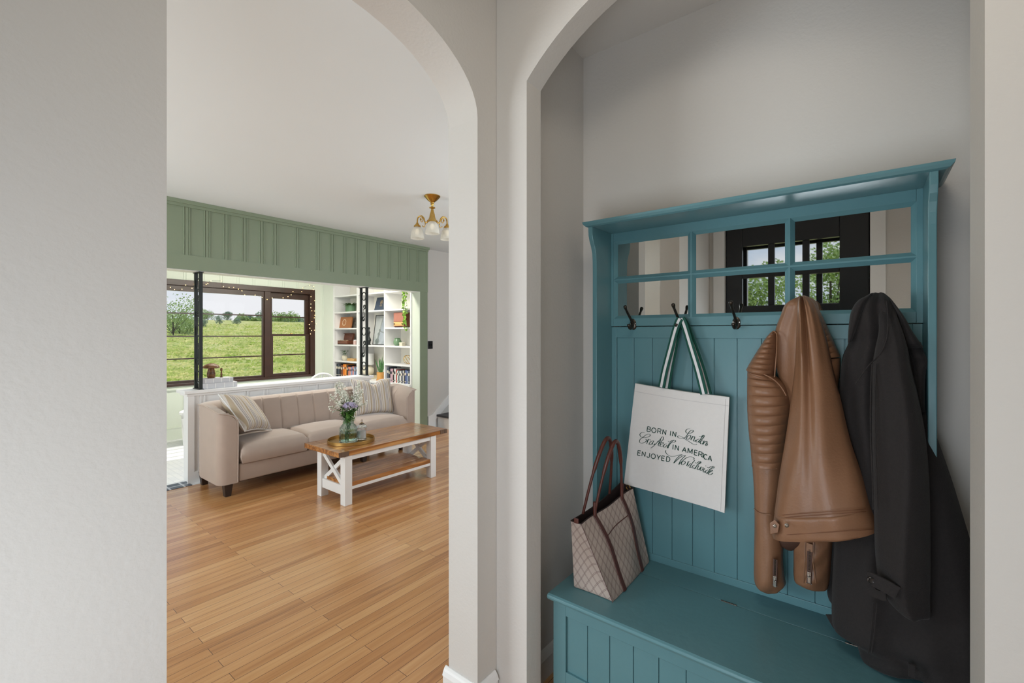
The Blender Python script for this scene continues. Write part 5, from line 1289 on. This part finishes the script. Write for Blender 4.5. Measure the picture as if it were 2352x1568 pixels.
# right bay
x = BX+.04; ya, yb = yat(904, x), yat(928, x); z = SH[3]+.0005
RADW = simple('radio_wood', rgb(140, 82, 62), .35, var=.08)
t = thing('wooden_radio', 'brown wooden tabletop radio with a lighter lower front and two knobs', 'radio', (x+.08, (ya+yb)/2, z))
MB().box(x, x+.16, yb, ya, z+.012, z+.215).build('cabinet', RADW, t, bevel=.006)
MB().box(x-.004, x, yb+.008, ya-.008, z+.085, z+.205).build('grille', simple('grille_cloth', rgb(170, 112, 96), .8), t)
MB().box(x-.005, x, yb+.008, ya-.008, z+.022, z+.078).build('dial_panel', LTWOOD, t, bevel=.001)
for yk in (yb+.03, ya-.03):
    k_ = MB(); k_.M = Matrix.Translation((x-.005, yk, z+.05)) @ Matrix.Rotation(-PI/2, 4, 'Y'); k_.lathe([(.009, 0), (.008, .012), (.001, .012)], n=14).build('knob', BRONZE, t)
for yk in (yb+.02, ya-.02): MB().box(x+.01, x+.14, yk-.008, yk+.008, z, z+.012).build('foot', BRONZE, t)
x = BX+.12; y = (yat(904, x)+yat(922, x))/2; z = SH[2]+.0005
t = thing('green_vase', 'round translucent green glass vase with a dark rim', 'vase', (x, y, z))
MB().lathe([(.001, 0), (.038, 0), (.058, .03), (.060, .055), (.050, .085), (.038, .097), (.040, .108), (.036, .108), (.034, .096), (.001, .01)], (x, y, z), 36).build('vase_body', simple('green_glass', rgb(132, 168, 130), .15, trans=.35), t, smooth=60)
MB().tube([(x+.040*math.cos(a), y+.040*math.sin(a), z+.108) for a in [2*PI*k/30 for k in range(30)]], .004, 8, closed=True).build('rim', LEAFD, t)
x = BX+.05; y = (yat(918, x)+yat(930, x))/2
o = MB().box(x-.03, x+.03, y-.032, y+.032, z, z+.026).box(x-.031, x+.031, y-.033, y+.033, z+.027, z+.052).build('ceramic_box', POTC, bevel=.003); tag(o, 'small cream square lidded pot in front of the green vase', 'box')
x = BX+.10; y = yat(937.5, x); z = SH[1]+.0005; R_ = .068
t = thing('wire_sphere', 'open gold wire sphere ornament above the row of books', 'ornament', (x, y, z))
for k in range(5):
    q = Matrix.Rotation(k*PI/5, 4, 'Z') @ Matrix.Rotation(math.radians(62), 4, 'X') @ Matrix.Rotation(.5, 4, 'Z')
    MB().tube([Vector((x, y, z+R_+.003)) + q @ Vector((R_*math.cos(a), R_*math.sin(a), 0)) for a in [2*PI*j/40 for j in range(40)]], .0028, 6, closed=True).build('ring', BRASS, t, smooth=60)
# trailing vine
x = BX+.06; y = yat(946, x)
t = thing('trailing_vine', 'lime green trailing vine spilling from the top shelf of the right bay', 'potted plant', (x, y, SH[5]+.0005))
MB().lathe([(.001, 0), (.04, 0), (.055, .09), (.05, .09), (.001, .08)], (x+.07, y+.05, SH[5]+.0005), 28).build('pot', POTC, t, smooth=40)
mb = MB(); sm_ = MB()
for k in range(6):
    yy_ = y+rd.uniform(-.0, .07); xx_ = BX-.02-rd.uniform(0, .03); zz_ = SH[5]+.06; P = [Vector((x+.07, y+.05, SH[5]+.085)), Vector((xx_, yy_, zz_+.03))]
    L_ = rd.uniform(.35, .62)
    for j in range(1, 9): P.append(Vector((xx_+rd.uniform(-.012, .012), yy_+rd.uniform(-.02, .02), zz_-L_*j/8)))
    sm_.tube(spline(P, 3), .0016, 5)
    for p in spline(P, 3):
        if rd.random() < .8: mb.leaf(p, (rd.uniform(-1, .2), rd.uniform(-1, 1), rd.uniform(-1, .3)), (0, 0, 1), rd.uniform(.03, .048), .034, .3, 4)
sm_.build('stems', LEAFY, t); mb.build('leaves', LEAFY, t)

# ================================================================ THINGS ON AND AROUND THE HALF WALL
def scroll_pts(kind, zc, x, y, r=.040):
    P = []
    if kind == 'C':
        for k in range(17): a = PI*.25+1.5*PI*k/16; P.append((x, y+r*.9*math.cos(a), zc+r*1.1*math.sin(a)))
    elif kind == 'O':
        for k in range(21): a = 2*PI*k/20; P.append((x, y+r*.95*math.cos(a), zc+r*1.25*math.sin(a)))
    else:
        for k in range(18): a = 3.6*PI*k/17+.3; rr = .010+.020*k/17; P.append((x, y+rr*math.cos(a)-.01, zc+.075+rr*math.sin(a)))
        Q = [(x, 2*y-p[1], 2*zc-p[2]) for p in P]
        P = P+Q[::-1]
    return P
def post(xc, label):
    t = thing('iron_post', label, 'post', (xc, 4.875, .8385), 'decorative iron posts on the half wall')
    z0, z1 = .8385, ZH-.007
    ya, yb = 4.875-.060, 4.875+.060
    for y in (ya, yb): MB().box(xc-.013, xc+.013, y-.013, y+.013, z0+.006, z1-.006).build('upright', IRON, t, bevel=.002)
    for z in (z0, z1-.006): MB().box(xc-.02, xc+.02, ya-.02, yb+.02, z, z+.006).build('mounting_plate', IRON, t)
    H_ = z1-z0
    seq = [('O', .075), ('S', .22), ('O', .41), ('S', .56), ('O', .735), ('S', .86)][:6]
    for kd, f in (('O', .90), ('S', .71), ('O', .50), ('S', .30), ('O', .105)):
        P = scroll_pts(kd, z0+H_*f, xc, 4.875)
        MB().tube(P, .0052, 8).build('scroll', IRON, t, smooth=60)
    return t
post(1.512, 'black wrought iron post at the left end of the half wall')
post(3.268, 'black wrought iron post with open scrolls in front of the bookcase')

LIN = simple('linen_book_cloth', rgb(206, 206, 210), .8, var=.05, scale=60)
def flatbook(px0, px1, Y, z, h, d, label):
    x0, x1 = onY(px0, 880, Y).x, onY(px1, 880, Y).x
    t = thing('hardback_book', label, 'book', ((x0+x1)/2, Y+d/2, z), 'pale books on the half wall ledge')
    MB().box(x0, x1, Y, Y+.004, z, z+h).box(x0, x1, Y+.004, Y+d, z, z+.004).box(x0, x1, Y+.004, Y+d, z+h-.004, z+h).build('cover', LIN, t, bevel=.0012)
    MB().box(x0+.004, x1-.004, Y+.0045, Y+d-.004, z+.0042, z+h-.0042).build('pages', PAPER, t)
    for f in (.12, .36, .62, .88): MB().box(lerp(x0, x1, f)-.004, lerp(x0, x1, f)+.002, Y-.0006, Y, z+.002, z+h-.002).build('spine_rib', WHITE, t)
    return x0, x1
flatbook(466, 545, 4.80, .8385, .050, .15, 'thick pale linen hardback, lower of the two under the wooden mushroom')
x0, x1 = flatbook(464, 536, 4.81, .889, .042, .13, 'thinner pale linen hardback, upper one carrying the wooden mushroom')
z = .9315
p = onY(485, 850, 4.875); 
WDK = plank_wood('olive_wood', rgb(70, 44, 24), rgb(112, 74, 40), rgb(146, 102, 58), 'X', 2.5, .4)
t = thing('wooden_mushroom', 'turned brown wooden mushroom ornament on the stacked books', 'ornament', (p.x, 4.875, z))
MB().lathe([(.001, 0), (.028, 0), (.034, .015), (.035, .04), (.028, .075), (.022, .098), (.001, .098)], (p.x, 4.875, z), 32).build('stalk', WDK, t, smooth=50)
MB().lathe([(.001, .092), (.060, .092), (.070, .096), (.064, .112), (.048, .126), (.025, .136), (.001, .139)], (p.x, 4.875, z), 40).build('cap', WDK, t, smooth=50)
p = onY(508.5, 850, 4.875)
o = MB().lathe([(.001, 0), (.013, 0), (.013, .004), (.006, .010), (.009, .030), (.006, .048), (.005, .056), (.010, .066), (.0105, .080), (.006, .090), (.001, .091)], (p.x, 4.875, z), 20).build('wooden_stamp', WDK, smooth=50); tag(o, 'small turned wooden stamp standing right of the wooden mushroom', 'ornament')

# white spindle chair in the nook
p = onY(738, 860, 5.60)
t = thing('spindle_chair', 'white spindle-back chair behind the half wall, only its curved top showing', 'chair', (p.x, 5.62, 0))
cx_, cy_ = p.x, 5.62
MB().lathe([(.001, .415), (.20, .415), (.215, .425), (.215, .440), (.20, .448), (.001, .444)], (cx_, cy_+.16, 0), 36).build('seat', WHITE, t, smooth=40)
hoop = [(cx_-.19, cy_+.02, .44)]+[(cx_+.19*-math.cos(PI*k/20), cy_-.045, .655+.175*math.sin(PI*k/20)) for k in range(21)]+[(cx_+.19, cy_+.02, .44)]
MB().tube(hoop, .014, 10).build('back_hoop', WHITE, t, smooth=60)
for k in range(-3, 4):
    x_ = cx_+k*.048; zt_ = .655+.175*math.sqrt(max(0, 1-(k*.048/.19)**2)); MB().tube([(cx_+k*.045, cy_+.0, .44), (x_, cy_-.045, zt_)], [.006, .008], 8).build('spindle', WHITE, t, smooth=60)
for sx_ in (-1, 1):
    for sy_ in (-1, 1): MB().tube([(cx_+sx_*.13, cy_+.16+sy_*.12, .42), (cx_+sx_*.19, cy_+.16+sy_*.18, .0)], [.016, .012], 10).build('leg', WHITE, t, smooth=60)

# lidded bin at the window wall
q = onZ(414, 1025, 0)
bx0 = 1.84
t = thing('pedal_bin', 'white lidded bin standing at the nook wall beside the half wall', 'bin', (bx0+.15, 6.42, 0))
def rr(x0, x1, y0, y1, z, r=.04):
    P = []
    for cx2, cy2, a0 in ((x1-r, y1-r, 0), (x0+r, y1-r, 90), (x0+r, y0+r, 180), (x1-r, y0+r, 270)):
        for k in range(6): a = math.radians(a0+18*k); P.append((cx2+r*math.cos(a), cy2+r*math.sin(a), z))
    return P
MB().loft([rr(bx0+.02, bx0+.30, 6.27, 6.55, 0), rr(bx0+.005, bx0+.32, 6.25, 6.57, .37)]).build('bin_body', WHITE, t, smooth=40)
MB().loft([rr(bx0-.01, bx0+.335, 6.235, 6.585, .371), rr(bx0-.01, bx0+.335, 6.235, 6.585, .40), rr(bx0+.02, bx0+.30, 6.26, 6.55, .425), rr(bx0+.08, bx0+.24, 6.32, 6.49, .432)]).build('bin_lid', WHITE, t, smooth=50)

# fairy lights over the window frame
fl = thing('fairy_lights', 'string of warm fairy lights draped over the dark window frame', 'string lights', (2.9, YN-.05, 1.6))
BULB = simple('fairy_bulb', (1, .62, .25, 1), .4, emit=(1, .60, .22, 1), estr=7)
fp = [(8,330),(45,330),(85,350),(155,347),(190,308),(250,338),(272,300),(300,310),(385,300),(400,293),(430,268),(530,270),(548,322),(601,330),(645,330),(690,346),(724,362),(750,402),(848,403),(915,425),(962,444),(1010,430),(1114,428),(1160,417),(1190,400),(1207,370),(1290,370),(1300,335),(1365,310),(1403,322),(1400,352),(1378,417),(1413,455),(1377,487),(1376,522),(1386,551),(1413,553),(1415,593),(1409,618),(1387,653),(1362,682),(1428,674),(1367,716),(1412,735),(1384,738),(1374,770)]
W3 = [onY(380+a/4.1275, 580+b/4.1275, YN-.034) for a, b in fp]
MB().tube(spline(W3, 5), .0012, 5).build('wire', simple('green_wire', rgb(60, 64, 40), .6), fl)
for p in W3[1:]:
    MB().lathe([(.001, -.005), (.004, -.002), (.0042, .002), (.001, .005)], p+Vector((0, -.006, 0)), 8).build('bulb', BULB, fl)

# ================================================================ OUTDOORS
def blob_tree(name, x, y, h, cr, label, cat='tree', mat=TREEL, group=None, leafn=900, ls=.5, z0=None, squash=1.0, trunk=.12):
    z0 = hill(x, y)-.15 if z0 is None else z0
    t = thing(name, label, cat, (x, y, z0), group)
    r = random.Random(int(x*7+y*13))
    tk = MB().tube([(x, y, z0), (x+.03*h, y, z0+h*trunk), (x, y, z0+h*.75)], [h*.025, h*.018, h*.006], 8)
    cl = []
    for k in range(11):
        a = r.uniform(0, 2*PI); q = r.uniform(0, 1); cl.append((Vector((x+cr*.62*math.cos(a)*q**.5, y+cr*.62*math.sin(a)*q**.5, z0+h*r.uniform(trunk+.1, .9))), cr*r.uniform(.35, .55)))
    for c_, _ in cl[:6]: tk.tube([(x, y, z0+h*trunk*.9), c_], [h*.010, h*.003], 5)
    tk.build('trunk', BARK, t)
    mb = MB()
    for k in range(leafn):
        c_, rr_ = cl[k % len(cl)]; d = Vector((r.gauss(0, 1), r.gauss(0, 1), r.gauss(0, 1))).normalized()*rr_*r.uniform(.45, 1.05); d.z *= squash
        n_ = Vector((r.gauss(0, 1), r.gauss(0, 1), r.gauss(0, 1))).normalized(); a_ = n_.orthogonal().normalized()*ls*r.uniform(.5, 1); b_ = n_.cross(a_).normalized()*ls*r.uniform(.3, .7)
        i = [mb.av(c_+d+a_), mb.av(c_+d+b_), mb.av(c_+d-a_), mb.av(c_+d-b_)]; mb.f.append(tuple(i))
    mb.build('crown', mat, t)
    return t
def far(px, Y):   # ground point in the direction of a picture column, at depth Y
    d = ray(px, 766); return d.x*Y/d.y
tl = [('large tree at the left edge of the window view', 396, 70, 7.5, 5, TREEL), ('bushy tree at the left of the meadow, lower than its neighbour', 412, 85, 5, 3.6, TREEL), ('small dark cedar left of the iron post', 430, 120, 4.2, 1.5, TREED), ('small dark cedar just right of the left iron post', 467, 125, 3.4, 1.4, TREED), ('light tree on the horizon above the dark cedars', 478, 175, 5.5, 3.4, TREEL), ('upright dark cedar in the middle of the meadow', 504.5, 130, 4.6, 1.5, TREED), ('thin bare-topped tree on the ridge in the big pane', 522, 178, 6.0, 2.2, TREED), ('dark cedar right of the middle of the big pane', 544, 130, 3.6, 1.6, TREED)]
for lb, px, Y, h, cr, mt in tl:
    blob_tree('tree' if 'cedar' not in lb else 'cedar', far(px, Y), Y, h*.58, cr*.8, lb, 'tree', mt, 'trees on the meadow', 2200 if cr > 2 else 700, .17 if cr > 2 else .14)
for i, px in enumerate((556, 568, 580, 592, 602, 626, 637, 648, 658, 668, 680, 692)):
    Y = 172+(i % 3)*13; big = px > 596
    blob_tree('tree', far(px, Y), Y, (2.3 if not big else 4.2)+.6*math.sin(i*1.7), 2.4 if not big else 3.6, 'ridge-top tree, %s from the left in the dark tree line on the hill' % orders[i], 'tree', TREED if i % 3 else TREEL, 'tree line on the hill', 1100, .32, squash=.8)
# the trees opposite the front door, seen only in the hall tree's mirror
for i, (x, y, h, cr) in enumerate(((-17, 4.1, 3.0, 1.0), (-15, 2.7, 4.4, 1.5), (-16, 1.0, 4.7, 1.5))):
    blob_tree('tree', x, y, h, cr, ('leafy tree reflected in the left door panes of the mirror', 'lower leafy tree reflected in the middle door panes', 'wide leafy tree reflected in the right door panes')[i], 'tree', TREEL, 'trees in front of the house', 6500, .075, z0=-.3, trunk=.2)

# tall grass standing in the meadow, one uncountable mass
rg = random.Random(11); mb = MB()
for _ in range(15000):
    Y = 15+115*rg.random()**1.7; X = far(rg.uniform(376, 705), Y)
    zg = hill(X, Y); h_ = rg.uniform(.03, .13)*(.6+Y/70); w_ = rg.uniform(.05, .15)*(.6+Y/70); a = rg.uniform(-.7, .7)
    dx, dy = w_*math.cos(a), w_*math.sin(a); l_ = rg.uniform(-.1, .1)
    i = [mb.av((X-dx, Y-dy, zg-.05)), mb.av((X+dx, Y+dy, zg-.05)), mb.av((X+dx*.3+l_, Y+dy*.3, zg+h_)), mb.av((X-dx*.4+l_, Y-dy*.4, zg+h_*.8))]; mb.f.append(tuple(i))
gm = leafmat('tall_grass', rgb(168, 190, 96), rgb(226, 222, 160))
t_ = gm.node_tree; tl_ = t_.nodes.new('ShaderNodeBsdfTranslucent'); mx_ = t_.nodes.new('ShaderNodeMixShader'); mx_.inputs[0].default_value = .6
t_.links.new([q for q in t_.nodes if q.type == 'VALTORGB'][0].outputs[0], tl_.inputs[0]); t_.links.new(t_.nodes['Principled BSDF'].outputs[0], mx_.inputs[1]); t_.links.new(tl_.outputs[0], mx_.inputs[2]); t_.links.new(mx_.outputs[0], t_.nodes['Material Output'].inputs[0])
[q for q in gm.node_tree.nodes if q.type == 'TEX_NOISE'][0].inputs['Scale'].default_value = .8
gr_o = mb.build('meadow_grass', gm)
tag(gr_o, 'tall pale green grass covering the meadow outside the dark window', 'grass', kind='stuff')
